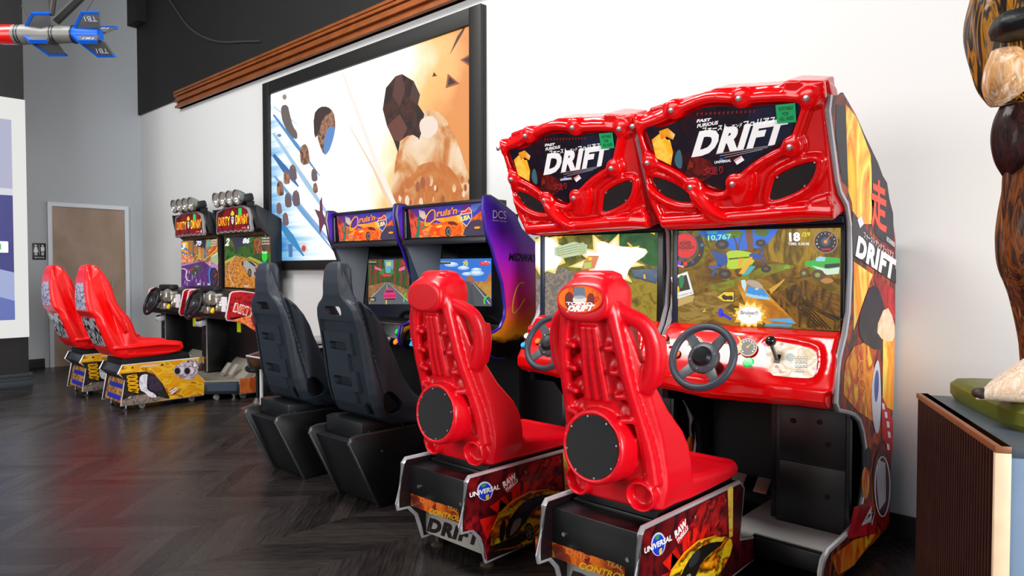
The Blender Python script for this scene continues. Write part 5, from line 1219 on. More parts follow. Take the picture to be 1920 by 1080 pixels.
yq = lambda z: 2.13+(z-.06)/(.28-.06)*.04
def wq(pts, m, lay): a.world([(TX0+x, yq(z)-.002, z) for x, z in pts], m, lay)
wq([(-.22, .07), (.22, .07), (.22, .27), (-.22, .27)], grunge(['#9a6a3c', '#c88c50', '#6a4a30', '#b87838'], scale=16), 0)
wq([(-.17, .09), (.17, .09), (.17, .13), (-.17, .13)], '#1c2ca8', 1); wq([(-.17, .19), (.17, .19), (.17, .23), (-.17, .23)], '#1c2c9a', 1)
vs, fs = text_geo("DIRTY DRIVIN'", .02); a._m(mat('#e0902c', rough=.4)); a.mb.add([(TX0-.16+u*.32, yq(.13+v*.06)-.0035, .13+v*.06) for u, v in vs], fs)
a.build('rear_art', tb)
for x in (TX0-.19, TX0+.19):
    MB().lathe([(.028, 0), (.03, .006), (.01, .016), (.008, .07)], (x, 2.17, 0), (0, 0, 1), 14).build('levelling_foot', STEEL, tb)
    for y in (2.30, 2.74):
        c_ = MB().lathe([(.026, -.012), (.026, .012)], (x, y, .026), (1, 0, 0), 18)
        ca = c_.build('castor_wheel', mat('#8a8a90', rough=.4), tb); MB().box(x-.016, x+.016, y-.012, y+.02, .04, .062).box(x-.017, x-.014, y-.008, y+.01, .02, .045).box(x+.014, x+.017, y-.008, y+.01, .02, .045).build('castor_fork', STEEL, ca)
MB().prismx([(2.14, .405), (2.14, .455), (2.72, .47), (2.74, .405)], TX0-.19, TX0+.19).build('seat_riser', DEEP, TM, bevel=.004)
# bucket seat
pairs = [((1.93, 1.296), (1.95, 1.296), (1.95, 1.296), .05), ((1.905, 1.285), (1.985, 1.285), (1.98, 1.285), .09), ((1.892, 1.24), (2.02, 1.24), (1.98, 1.24), .125), ((1.88, 1.16), (2.07, 1.15), (1.975, 1.16), .155), ((1.876, 1.06), (2.10, 1.05), (1.98, 1.06), .175),
         ((1.88, .96), (2.115, .97), (1.99, .97), .195), ((1.892, .885), (2.15, .90), (2.01, .90), .215), ((1.935, .83), (2.205, .83), (2.03, .84), .232), ((1.95, .77), (2.235, .76), (2.05, .77), .24), ((1.975, .71), (2.25, .71), (2.06, .71), .242), ((1.997, .65), (2.268, .655), (2.08, .66), .243), ((2.02, .59), (2.30, .618), (2.10, .61), .243),
         ((2.045, .535), (2.37, .612), (2.16, .575), .243), ((2.09, .48), (2.45, .612), (2.28, .555), .243), ((2.16, .457), (2.53, .602), (2.42, .55), .240), ((2.35, .458), (2.61, .59), (2.56, .56), .236), ((2.52, .465), (2.662, .575), (2.64, .565), .230), ((2.63, .485), (2.675, .53), (2.67, .53), .218)]
tm = pair_seat(TX0, pairs)
for s in (-1, 1):
    tm.tube([(TX0+s*x, y, z) for x, y, z in ((.20, 2.02, 1.08), (.215, 2.04, .98), (.232, 2.08, .88), (.245, 2.12, .80), (.247, 2.16, .70))], [.012, .02, .024, .02, .012], 8)
    tm.tube([(TX0+s*x, y, z) for x, y, z in ((.244, 2.06, .56), (.25, 2.25, .565), (.248, 2.45, .57), (.236, 2.62, .55))], [.008, .014, .014, .008], 8)
ts = tm.build('racing_seat', RED_DD, TM, remesh=.007, sm=4)
k = MB(); k.extr([(TX0+.22, y, z) for y, z in smoothpts([(2.16, .535), (2.20, .545), (2.25, .53), (2.24, .50), (2.18, .49)], 1)], (.1, 0, 0)); cut(ts, k, TM['o'])
SKULL = grunge(['#8a8098', '#c8c4d8', '#3c3448', '#e8e4f0'], scale=22)
MB().loft([[(TX0-w_, y, z), (TX0+w_, y, z), (TX0+w_, y+.05, z), (TX0-w_, y+.05, z)] for w_, y, z in ((.06, 1.894, 1.20), (.10, 1.878, 1.13), (.12, 1.872, 1.05), (.13, 1.874, .97), (.12, 1.884, .90))]).build('back_graphic', SKULL, ts, smooth=60)
MB().loft([[(TX0-w_, y, z), (TX0+w_, y, z), (TX0+w_, y+.05, z), (TX0-w_, y+.05, z)] for w_, y, z in ((.16, 1.925, .825), (.17, 1.945, .77), (.175, 1.968, .71), (.17, 1.99, .65), (.16, 2.016, .59), (.15, 2.035, .56))]).build('back_graphic', grunge(['#08080a', '#0c0c10', '#c8c8d0', '#101014'], scale=18), ts, smooth=60)
# cabinet body
cp = [(3.26, 1.885), (3.30, 1.87), (3.53, 1.76), (3.53, .055), (3.08, .055), (3.08, .20), (3.22, .20), (3.30, .28), (3.335, .45), (3.34, .60), (3.36, 1.02), (3.385, 1.05), (3.385, 1.59), (3.30, 1.66), (3.27, 1.80)]
for x0, x1 in ((TR-.018, TR), (TL, TL+.018)):
    q = MB().prismx(cp, x0, x1).build('side_panel', CABBLK, TM, bevel=.002)
    MB().tube([((x0+x1)/2, y, z) for y, z in cp[3:9]], .0095, 6).build('edge_molding', STEEL, q)
    if x1 == TR:
        a = Art((TR, 0, 0), (1, 0, 0), base=.001)
        a.world([(TR, y, z) for y, z in [(3.08, .06), (3.53, .06), (3.53, .34), (3.31, .34), (3.29, .28), (3.22, .205), (3.08, .205)]], grunge(['#c8602c', '#e07838', '#a84820', '#d86a30'], scale=6))
        a.world([(TR, y, z) for y, z in [(3.31, .34), (3.53, .34), (3.53, .70), (3.34, .66)]], grunge(['#f8c89c', '#f0a060', '#fff0e0', '#e07040'], scale=7), 0)
        a.build('side_art', q)
MB().box(TL+.018, TR-.018, 3.40, 3.52, .2, 1.74).build('cabinet_back', DEEP, TM)
MB().prismx([(3.27, 1.88), (3.52, 1.76), (3.42, 1.62), (3.30, 1.66)], TL+.018, TR-.018).build('header', BLACK, TM)
rust = grunge(['#2a1a14', '#6a4a38', '#3a2418', '#8a6a4a', '#1c1210', '#a87c54'], scale=7, stretch=(5, 1, 1), distortion=.8)
MB().box(TL+.018, TR-.018, 3.375, 3.40, 1.0, 1.66).build('screen_surround', rust, TM, smooth=0)
MB().box(TL+.05, TR-.05, 3.368, 3.376, 1.03, 1.60).build('screen_frame', mat('#0c0c0f', rough=.3), TM, bevel=.003)
# lamps
lh = MB().obox((TX0, 3.28, 1.965), (1, 0, 0), (0, .97, .25), (0, -.25, .97), .29, .06, .04).build('lamp_housing', mat('#141518', rough=.45), TM, bevel=.02)
MB().box(TX0-.25, TX0+.25, 3.28, 3.36, 1.85, 1.94).build('housing_bracket', BLACK, lh)
LN = Vector((0, -.94, -.18)).normalized()
for k_ in range(4):
    x = TX0-.228+.152*k_; c_ = Vector((x, 3.20, 1.968))
    lm = MB().lathe([(.04, -.065), (.066, -.025), (.076, .0), (.078, .018), (.072, .021), (.067, .012)], c_, LN, 26, cap=False).build('lamp', mat('#9a9890', rough=.3, metal=.8), TM)
    MB().lathe([(.069, .005), (.04, -.024), (.01, -.036), (.001, -.036)], c_, LN, 24, cap=False).build('reflector', mat('#c8c4bc', rough=.18, metal=.9), lm)
    MB().ball(c_-LN*.02, .016).build('bulb', mat('#fff8e8', em=.6), lm)
    MB().lathe([(.069, .010), (.045, .018), (.001, .022)], c_, LN, 24).build('lens', mat('#c8c8c0', rough=.05, alpha=.22, spec=.8), lm)
# sign
SYY = 3.285
sgn = [(TX0+x*.91, SYY, z) for x, z in smoothpts([(-.40, 1.86), (-.30, 1.87), (-.22, 1.90), (-.1, 1.89), (0, 1.905), (.1, 1.89), (.22, 1.90), (.31, 1.87), (.36, 1.86), (.385, 1.80), (.41, 1.76), (.40, 1.71), (.43, 1.65), (.40, 1.615), (.33, 1.64), (.27, 1.615), (.2, 1.645), (.13, 1.62), (.06, 1.645), (0, 1.62), (-.06, 1.645), (-.13, 1.62), (-.2, 1.645), (-.27, 1.62), (-.33, 1.64), (-.40, 1.61), (-.43, 1.65), (-.41, 1.72), (-.43, 1.77), (-.415, 1.82)], 1)]
sg_ = MB().extr(sgn, (0, -.03, 0)).build('sign', mat('#a8a4a4', rough=.35, metal=.4), TM, bevel=.002)
cx_, cz_ = TX0, 1.755
inner = [(cx_+(p[0]-cx_)*.93, SYY-.031, cz_+(p[2]-cz_)*.87) for p in sgn]
a = Art((0, SYY-.031, 0), (0, -1, 0), base=.001); a.em = .35
a.world(inner, grunge(['#1c0608', '#5a0a14', '#8a1020', '#240a10'], scale=6, em=.25))
def tt(body, x0, x1, z0, z1, m, lay, **kw):
    vs, fs = text_geo(body, **kw); a._m(m); a.mb.add([(TX0+(x0+(x1-x0)*u)*.9, SYY-.032-lay*.0004, z0+(z1-z0)*v-.0) for u, v in vs], fs)
flame = grunge(['#f8a010', '#ffe030', '#f05c10', '#f8c020'], scale=14, em=.6)
tt('DIRTY', -.36, -.06, 1.70, 1.80, '#301008', 2, bold=.06); tt('DIRTY', -.355, -.065, 1.705, 1.795, flame, 3, bold=.02)
tt("DRIVIN'", .065, .365, 1.70, 1.81, '#301008', 2, bold=.06); tt("DRIVIN'", .07, .36, 1.705, 1.805, flame, 3, bold=.02)
def ws(pts, m, lay): a.world([(TX0+x, SYY-.031, z) for x, z in pts], m, lay)
ws(smoothpts([(-.05, 1.83), (0, 1.865), (.05, 1.83), (.055, 1.77), (.03, 1.70), (0, 1.655), (-.03, 1.70), (-.055, 1.77)], 1), '#241414', 4); ws(smoothpts([(-.045, 1.815), (0, 1.86), (.045, 1.815), (.03, 1.80), (-.03, 1.80)], 1), '#f0c020', 5)
ws(smoothpts([(-.03, 1.79), (.03, 1.79), (.03, 1.75), (.012, 1.71), (-.012, 1.71), (-.03, 1.75)], 1), '#c8c0b8', 5); ws([(-.022, 1.775), (-.006, 1.77), (-.008, 1.755), (-.02, 1.758)], '#100808', 6); ws([(.022, 1.775), (.006, 1.77), (.008, 1.755), (.02, 1.758)], '#100808', 6)
ws([(.315, 1.665), (.33, 1.645), (.345, 1.665), (.33, 1.69)], '#f4e8e8', 5); ws([(.20, 1.66), (.29, 1.66), (.29, 1.672), (.20, 1.672)], '#c07050', 5)
ws([(.13, 1.865), (.20, 1.865), (.20, 1.80), (.13, 1.80)], '#18c850', 7)
a.build('sign_art', sg_)
# dashboard: engine moulding, wing with lettering
dd = MB()
dl = []
for k_, x in enumerate((TL+.02, TX0-.3, TX0, TX0+.2, TX0+.35, TR-.02)):
    dl.append([(x, 3.375, 1.045), (x, 3.16, 1.05), (x, 3.03, 1.03), (x, 2.965, .90), (x, 2.96, .80), (x, 3.0, .765), (x, 3.375, .78)])
dd.loft(dl)
tdash = dd.build('dashboard', mat('#101013', rough=.4), TM, bevel=.008)
MB().obox((TX0-.08, 3.06, 1.055), (1, 0, 0), (0, 1, 0), (0, 0, 1), .16, .05, .03).build('wheel_cowl', mat('#15151a', rough=.5), tdash, bevel=.02)
SIL = mat('#c8c4b8', rough=.28, metal=.75, noise=.3, bscale=60)
dn2 = Vector((0, -.9, .42)).normalized()
def e_(x, z, d=0.): return Vector((TX0+x, 2.975+(z-.82)*.25-d, z))
for nm, fn in (('engine_block', lambda q: q.lathe([(.075, 0), (.075, .05), (.05, .07), (.02, .075)], e_(.07, .955), dn2, 18).lathe([(.035, 0), (.04, .06), (.02, .08)], e_(-.04, .955), dn2, 14)),
               ('engine_head', lambda q: q.obox(e_(.21, .96, .02), (1, 0, .15), (0, 1, 0), (-.15, 0, 1), .055, .04, .05).obox(e_(.21, .995, .03), (1, 0, 0), (0, 1, 0), (0, 0, 1), .06, .04, .012)),
               ('intake_pipe', lambda q: q.lathe([(.062, 0), (.066, .05), (.056, .055), (.05, .02)], e_(.33, .90), Vector((-.25, -.9, .3)).normalized(), 20).lathe([(.05, .021), (.001, .021)], e_(.33, .90), Vector((-.25, -.9, .3)).normalized(), 20)),
               ('gear_case', lambda q: q.obox(e_(.07, .855, .02), (1, 0, 0), (0, 1, 0), (0, 0, 1), .05, .035, .035).lathe([(.03, 0), (.032, .05), (.02, .06)], e_(-.05, .84), dn2, 14))):
    q = MB(); fn(q); q.build(nm, SIL, tdash, bevel=.006)
gsh = MB().tube([e_(.09, .93, .05), e_(.15, .88, .12), e_(.18, .84, .13)], .012, 8).build('gear_shifter', STEEL, TM)
MB().ball(e_(.085, .935, .055), .026).build('shifter_knob', mat('#8890b0', rough=.2, metal=.8), gsh)
yb_ = MB().lathe([(.03, 0), (.03, .02), (.001, .026)], e_(.175, .85, .01), dn2, 18).build('start_button', mat('#e8c018', rough=.35, em=.3), tdash)
MB().box(TX0+.37, TX0+.45, 2.955, 2.975, .85, .99).build('card_label', mat('#f0f0f4', rough=.5), tdash)
# wing panel
wing = [(3.0, 1.02), (3.02, 1.035), (3.10, 1.04), (3.30, 1.01), (3.375, 1.0), (3.375, .60), (3.33, .61), (3.22, .70), (3.10, .755), (2.965, .775), (2.955, .80)]
for s in (-1, 1):
    xa, xb = (TR-.018, TR+.002) if s > 0 else (TL-.002, TL+.018)
    wg = MB().prismx(wing, xa, xb).build('dash_wing', mat('#c81c28', rough=.35), TM, bevel=.002)
    MB().tube([((xa+xb)/2, y, z) for y, z in wing[:1]+wing[1:5]][::-1]+[((xa+xb)/2, y, z) for y, z in wing[::-1][:5]], .010, 6).build('wing_edge', mat('#e8c8d0', rough=.35), wg)
    if s > 0:
        a = Art((xb, 0, 0), (1, 0, 0), orig=(260, 520), sc=6.75, base=.001)
        a.world([(xb, y, z) for y, z in wing], grunge(['#3a0a10', '#a81420', '#d01c24', '#6a1018', '#e02820'], scale=9))
        a.poly([(1180, 540), (1400, 480), (1485, 690), (1350, 600), (1140, 520)], grunge(['#d81818', '#f04020', '#f8a060', '#e01c18'], scale=14), 1)
        for g_, c_ in ((14, '#f8f0f0'), (0, '#e8542c')):
            a.text('DIRTY', (1200-g_, 420+g_), (1440+g_, 500+g_), (1225-g_, 330-g_), c_, 3 if g_ else 4, bold=.07 if g_ else .045, shear=.1)
        a.ell(1480, 430, 50, 100, '#f4f0f0', 2); a.ell(1480, 430, 34, 80, '#2c1c20', 3); a.ell(1480, 410, 22, 50, '#b8a8a8', 4)
        a.build('wing_art', wg)
# wheel
WC = Vector((TX0+.0, 2.85, .91)); WN = Vector((0, -.93, .36)).normalized(); WV = WN.cross(Vector((1, 0, 0))); WV = -WV if WV.z < 0 else WV
tw = wheel(TM, R=.145, rim='#121215', hub='#3a3a40', spoke='#1c1c20')
# pedestal and foot-well
MB().box(TX0-.36, TX0-.235, 3.08, 3.40, .2, .77).build('pedestal', mat('#101216', rough=.35), TM, bevel=.004)
MB().box(TX0-.236, TX0-.23, 3.072, 3.082, .2, .77).build('pedestal_strip', CHROME, TM)
MB().box(TX0-.23, TR-.02, 3.30, 3.40, .2, .80).build('well_panel', mat('#0b0d11', rough=.45), TM)
MB().obox((TX0-.30, 3.05, .70), (1, 0, 0), (0, .95, .3), (0, -.3, .95), .055, .04, .03).build('card_reader', mat('#e8eef8', rough=.35), TM, bevel=.012)
MB().obox((TX0-.30, 3.03, .728), (1, 0, 0), (0, .95, .3), (0, -.3, .95), .03, .022, .005).build('card_reader_display', mat('#202428', rough=.2), TM)
for z in (.34, .60): MB().lathe([(.010, 0), (.010, .008)], (TX0-.26, 3.08, z), (0, -1, 0), 10).build('lock', STEEL, TM)
MB().box(TX0-.34, TX0-.31, 3.075, 3.08, .28, .35).build('warning_label', mat('#e8a018', rough=.5), TM)
MB().obox((TX0+.02, 3.297, .66), (1, 0, 0), (0, 1, 0), (0, 0, 1), .035, .004, .05).build('yellow_tag', mat('#d8f018', rough=.5, em=.2), TM)
for x, z in ((-.15, .63), (-.15, .42), (-.15, .32)): MB().lathe([(.007, 0), (.007, .004)], (TX0+x, 3.30, z), (0, -1, 0), 8).build('panel_screw', STEEL, TM)
# platform flaring from base width to cabinet width
plat = [(TX0-.25, 2.835), (TX0+.25, 2.835), (TR, 3.08), (TR, 3.30), (TL, 3.30), (TL, 3.08)]
q = MB().extr([(x, y, .058) for x, y in plat], (0, 0, .122)).build('platform', mat('#15181e', rough=.4), TM, bevel=.002)
MB().extr([(x, y, .18) for x, y in plat], (0, 0, .006)).build('tread_plate', mat('#b8b0a0', rough=.45, metal=.6, noise=.4, bump=1., bscale=160), q)
MB().extr([(x, y, .09) for x, y in ((TX0+.275, 2.856), (TR-.02, 3.058))]+[(TR-.02, 3.058, .165), (TX0+.275, 2.856, .165)], (.003, -.003, 0)).build('front_plate', mat('#2c3a4c', rough=.4), q)
MB().prismx([(3.12, .186), (3.30, .35), (3.30, .186)], TX0-.05, TR-.03).build('tread_ramp', mat('#b8b0a0', rough=.45, metal=.6, noise=.4, bump=1., bscale=160), q)
for x in (TX0+.10, TX0+.25): MB().obox((x, 3.12, .27), (1, 0, 0), (0, .6, .8), (0, -.8, .6), .035, .06, .005).build('pedal', mat('#d8d4c8', rough=.35, metal=.7), TM, bevel=.002)
for x, y in ((TX0+.3, 2.93), (TR-.06, 3.14)):
    ca = MB().lathe([(.026, -.012), (.026, .012)], (x, y, .026), (1, 0, 0), 18).build('castor_wheel', mat('#8a8a90', rough=.4), q)
MB().lathe([(.03, 0), (.032, .01), (.012, .02), (.03, .05), (.03, .06)], (TX0+.40, 3.06, 0), (0, 0, 1), 14).build('levelling_foot', STEEL, q)

TM2 = dup_thing(TM, (-1.07, 0, 0), 'off-road racing cabinet with four roof lamps, purple street screen, farthest to the left')
# screen pictures
def tscreen(o, sc, q):
    a = Art((0, 3.366, 0), (0, -1, 0), orig=o, sc=sc, base=0.); a.em = .9; a.clip = q; return a
q = ((105, 145), (915, 128), (915, 1060), (112, 1015))
a = tscreen((410, 430), 9.391, q)
a.poly(list(q), grunge(['#2a5a14', '#4a7a1c', '#183c10', '#5a6a18'], scale=7, em=.85), 0)
a.poly([(230, 140), (520, 130), (560, 260), (420, 460), (300, 400)], '#2c2c44', 1)
a.poly([(110, 320), (260, 400), (300, 450), (110, 540)], grunge(['#1c4a14', '#3a7a20', '#123010'], scale=12, em=.85), 2)
a.poly([(330, 320), (620, 250), (640, 450), (500, 500), (340, 440)], grunge(['#1c4a10', '#3a6a14', '#102c0c'], scale=12, em=.85), 2)
a.poly([(620, 170), (720, 140), (780, 300), (760, 420), (620, 430)], grunge(['#14243a', '#c86a20', '#1c1c2c', '#e88a3c'], scale=12, em=.85, stretch=(3, 1, 1)), 2)
a.poly([(800, 140), (915, 130), (915, 400), (830, 380)], grunge(['#3a3020', '#8a5028', '#2a2418'], scale=8, em=.8), 3)
a.poly([(115, 600), (300, 470), (480, 500), (740, 640), (915, 780), (915, 1060), (112, 1015)], grunge(['#d87c20', '#a8501c', '#f0a030', '#8a5a20', '#c8641c'], scale=16, em=.9, stretch=(1, 1, 2.2)), 3)
a.poly([(112, 560), (290, 465), (310, 470), (112, 620)], '#b8c020', 4); a.poly([(500, 500), (560, 480), (915, 640), (915, 720), (740, 620)], '#a8b020', 4)
a.line([(300, 450), (180, 650), (195, 850), (280, 1005)], [4, 6, 8, 12], '#e8e0d8', 5); a.line([(330, 460), (280, 680), (220, 850)], [3, 5, 8], '#b8a898', 5)
a.poly(smoothpts([(415, 570), (500, 540), (600, 570), (680, 640), (720, 700), (690, 810), (600, 840), (540, 780), (500, 720), (440, 650)], 1), '#a8a8a4', 6)
a.poly(smoothpts([(500, 545), (590, 570), (670, 650), (640, 660), (560, 600)], 1), '#1c1c20', 7); a.poly(smoothpts([(640, 660), (720, 680), (715, 720), (650, 740)], 1), '#f03030', 8)
a.ell(550, 765, 34, 75, '#1c1818', 8); a.ell(548, 765, 20, 52, '#6a5a54', 9); a.ell(428, 600, 14, 42, '#1c1818', 8); a.poly([(630, 750), (670, 750), (660, 810), (632, 815)], '#5a0c14', 9)
a.text('2', (115, 292), (185, 292), (135, 155), '#ffffff', 10, bold=.05, shear=.15); a.text('86', (425, 250), (545, 250), (435, 150), '#ffffff', 10, bold=.05, shear=.15)
for k_ in range(3): a.text('0:00.00', (765, 172+k_*48), (900, 168+k_*48), (765, 148+k_*48), '#e8e8e8', 10, bold=.03)
a.ell(815, 480, 48, 95, '#18d828', 10); a.text('Push', (768, 430), (862, 425), (768, 385), '#f0fff0', 11, bold=.03); a.poly([(735, 600), (760, 580), (885, 585), (870, 660), (740, 660)], '#2c9ae8', 10); a.text('BOOST', (752, 640), (860, 640), (756, 605), '#e8f8ff', 11, bold=.03)
a.ring(860, 880, 150, 200, 34, '#1c7ce8', 10, a0=2.6, a1=4.4); a.text('MPH', (455, 1012), (530, 1014), (458, 985), '#f0f0f0', 10, bold=.03, shear=.2); a.text('133', (675, 1038), (745, 1040), (678, 1004), '#f0f0f0', 10, bold=.03, shear=.2)
a.build('screen_picture', TM)
q = ((100, 125), (800, 80), (820, 1005), (105, 1005))
a = tscreen((330, 440), 10.286, q)
a.poly(list(q), grunge(['#c87c20', '#1c3a54', '#e8a030', '#2a2a40', '#8a5020'], scale=16, em=.85, stretch=(3, 1, 1)), 0)
a.poly([(330, 110), (570, 95), (570, 260), (500, 350), (440, 230), (360, 200)], '#241c3c', 1)
for k_, (x0, x1, z0, z1, c_) in enumerate(((100, 160, 140, 500, '#e89020'), (165, 230, 140, 420, '#e8c020'), (235, 320, 180, 400, '#b8701c'), (320, 345, 160, 420, '#1c6a80'), (350, 420, 200, 450, '#a86a2c'), (430, 480, 240, 480, '#d8a040'), (490, 540, 260, 480, '#c88030'), (545, 590, 270, 470, '#3c7a9a'), (590, 660, 110, 230, '#58b8a0'), (660, 720, 200, 420, '#b8842c'))):
    a.poly([(x0, z0), (x1, z0), (x1, z1), (x0, z1)], c_, 2)
for k_ in range(60):
    random.seed(k_+50); x = random.uniform(110, 700); z = random.uniform(200, 500); a.poly([(x, z), (x+14, z), (x+14, z+22), (x, z+22)], random.choice(['#f8e060', '#e84020', '#2c8ae0', '#f0f0e0', '#1c1c30', '#f08020']), 3)
for pts in ([(100, 200), (240, 290), (250, 330), (100, 250)], [(100, 320), (240, 380), (240, 400), (100, 350)]): a.poly(pts, '#1c78d8', 4)
a.poly([(540, 490), (800, 220), (800, 300), (560, 490)], '#d8b030', 4); a.poly([(600, 410), (770, 220), (775, 280), (620, 420)], '#e82818', 5); a.poly([(680, 420), (805, 330), (815, 590), (680, 520)], '#d8e0b0', 5)
for k_ in range(4): a.poly([(690+k_*30, 430-k_*14), (705+k_*30, 424-k_*14), (705+k_*30, 540+k_*10), (690+k_*30, 534+k_*10)], '#5a9a6a', 6)
a.poly([(105, 400), (240, 410), (330, 450), (330, 530), (105, 550)], grunge(['#e86020', '#f8c8a0', '#d83018', '#f8a030'], scale=30, em=.9), 4)
a.poly([(105, 600), (440, 520), (560, 520), (820, 600), (820, 1005), (105, 1005)], grunge(['#5a2470', '#6a2c84', '#4a1c60', '#7a3c94'], scale=12, em=.85), 5)
a.poly([(105, 575), (450, 515), (450, 525), (105, 610)], '#a88ac0', 6); a.poly([(545, 520), (815, 580), (818, 700), (700, 640)], '#c080c8', 6)
for l in ([(480, 540), (390, 780), (320, 1000)], [(500, 540), (500, 1000)], [(530, 540), (620, 700), (700, 850)]): a.line(l, [3, 12, 26], '#2c2458', 7)
a.poly([(632, 510), (680, 510), (678, 600), (635, 605)], '#e0a090', 8)
a.poly(smoothpts([(270, 670), (340, 590), (430, 580), (500, 610), (490, 680), (420, 760), (370, 800), (290, 760)], 1), '#3c4440', 8); a.poly(smoothpts([(350, 600), (420, 590), (470, 610), (400, 640)], 1), '#6a7468', 9); a.ell(382, 740, 30, 60, '#1c1c1c', 9); a.ell(380, 745, 16, 38, '#7a9488', 10); a.poly([(275, 660), (330, 640), (325, 690), (285, 700)], '#b82820', 9)
a.line([(115, 655), (180, 660), (210, 700), (195, 820), (220, 880), (280, 890)], 16, '#f0e8f4', 9)
for k_ in range(12): random.seed(k_); a.ell(random.uniform(120, 560), random.uniform(680, 960), 14, 40, '#9a78b0', 7)
a.ring(735, 820, 68, 170, 34, '#1c1424', 9); a.ell(735, 820, 60, 150, '#3a2448', 8); a.ring(690, 780, 44, 170, 26, '#1c80f0', 10, a0=2.0, a1=4.6); a.line([(740, 820), (795, 760)], 14, '#f03018', 11); a.ell(735, 820, 26, 60, '#141018', 10)
a.text('3', (108, 285), (175, 285), (125, 160), '#ffffff', 12, bold=.05, shear=.15); a.text('70', (385, 218), (490, 214), (395, 122), '#ffffff', 12, bold=.04, shear=.2)
for k_ in range(3): a.text('0:00.00', (680, 128+k_*45), (790, 118+k_*45), (680, 104+k_*45), '#e8e8e8', 12, bold=.03)
a.text('MPH', (415, 975), (485, 975), (418, 935), '#f0f0f0', 12, bold=.03, shear=.2); a.text('160', (612, 975), (665, 975), (615, 935), '#f0f0f0', 12, bold=.03, shear=.2)
a.build('screen_picture', TM2)

# ================================================================== LOW COCKTAIL MACHINE AND STOOL BETWEEN THE PAIRS
ct = thing('cocktail_arcade_table', 'low black cocktail arcade table with a red ball joystick and glowing blue buttons', 'arcade table', (-5.5, 3.2, 0))
MB().box(-5.66, -5.0, 3.08, 3.56, .585, .635).build('table_top', mat('#0c0c0e', rough=.12, coat=.5), ct, bevel=.004)
MB().tube([(-5.66, 3.56, .61), (-5.66, 3.08, .61), (-5.0, 3.08, .61), (-5.0, 3.56, .61)], .012, 8).build('top_edging', CHROME, ct)
MB().box(-5.60, -5.05, 3.12, 3.54, .02, .585).build('table_body', mat('#0b0b0d', rough=.4), ct, bevel=.004)
q = MB().prismx([(2.86, .40), (2.83, .50), (3.02, .545), (3.06, .40)], -5.72, -5.30).build('control_tray', mat('#0d0d10', rough=.3), ct, bevel=.003)
MB().tube([(-5.72, 3.05, .545), (-5.72, 2.83, .50), (-5.72, 2.86, .40)], .010, 8).build('tray_edge', STEEL, q); MB().tube([(-5.72, 2.832, .503), (-5.30, 2.832, .503)], .007, 8).build('tray_edge', mat('#e8c8d8', rough=.3), q)
js = MB().tube([(-5.60, 2.93, .52), (-5.61, 2.93, .60)], .008, 8).build('joystick', mat('#f0f0f0', rough=.3), ct)
MB().ball((-5.612, 2.93, .622), .026).build('joystick_ball', mat('#e81008', rough=.2, em=.2), js)
for x, y in ((-5.53, 2.94), (-5.48, 2.95), (-5.43, 2.94)): MB().lathe([(.018, 0), (.018, .01), (.012, .014)], (x, y, .527), (0, -.2, 1), 14).build('button', mat('#1c20ff', rough=.3, em=2.), ct)
MB().box(-5.60, -5.57, 2.90, 3.2, 0, .42).build('side_leg', mat('#101014', rough=.4), ct, bevel=.003); MB().box(-5.602, -5.568, 2.888, 2.902, 0, .42).build('leg_edge', mat('#d8d8dc', rough=.3), ct)
MB().box(-5.60, -5.2, 2.95, 3.14, 0, .40).build('front_panel', mat('#0e0f12', rough=.4), ct, bevel=.003)
st = thing('bar_stool', 'low stool with a round chrome trumpet base, mostly hidden behind the black bucket seat', 'stool', (-5.885, 3.02, 0))
MB().lathe([(.145, 0), (.145, .006), (.10, .018), (.05, .045), (.028, .09)], (-5.885, 3.02, 0), (0, 0, 1), 36).build('base', mat('#8a8078', rough=.3, metal=.7), st)
MB().lathe([(.02, .08), (.02, .33)], (-5.885, 3.02, 0), (0, 0, 1), 16).build('column', BLACK, st)
MB().lathe([(.09, .33), (.11, .345), (.11, .37), (.09, .385), (.001, .388)], (-5.885, 3.02, 0), (0, 0, 1), 28).build('seat', mat('#0c0c0e', rough=.4), st)

# ================================================================== HANGING ROCKET
rk = thing('hanging_model_rocket', 'grey model rocket with red nose and blue edged fins hanging high at upper left', 'model rocket', tuple(CAM+ray(80, 65)*5.0))
RC = lambda px, py=65, d=5.0: CAM+ray(px, py)*d
p0 = RC(-60); p1 = RC(190); AX = (p1-p0).normalized(); UPV = Vector((0, 0, 1)); SD = AX.cross(UPV).normalized()
mpp = 5.0/1290
def rprof(pts): return [(r*mpp, (x+60)*mpp) for x, r in pts]
GREY = mat('#7c7a76', rough=.4, noise=.15, bscale=12)
MB().lathe(rprof([(30, 18), (52, 18), (70, 15), (84, 13), (98, 16), (112, 16), (140, 15)]), p0, AX, 28).build('fuselage', GREY, rk)
MB().lathe(rprof([(-58, 1), (-40, 8), (-20, 14), (5, 18), (30, 18.2)]), p0, AX, 28).build('nose_cone', mat('#f01408', rough=.3, coat=.4), rk)
BLU = mat('#0a5cd0', rough=.35)
MB().lathe(rprof([(139, 15.5), (150, 13), (170, 12), (188, 11)]), p0, AX, 28).build('tail_cone', BLU, rk)
for x in (36, 41, 100, 105, 139): MB().lathe(rprof([(x, 18.4 if x < 60 else 16.4), (x+2.2, 18.4 if x < 60 else 16.4)]), p0, AX, 28).build('black_band', mat('#101012', rough=.4), rk)
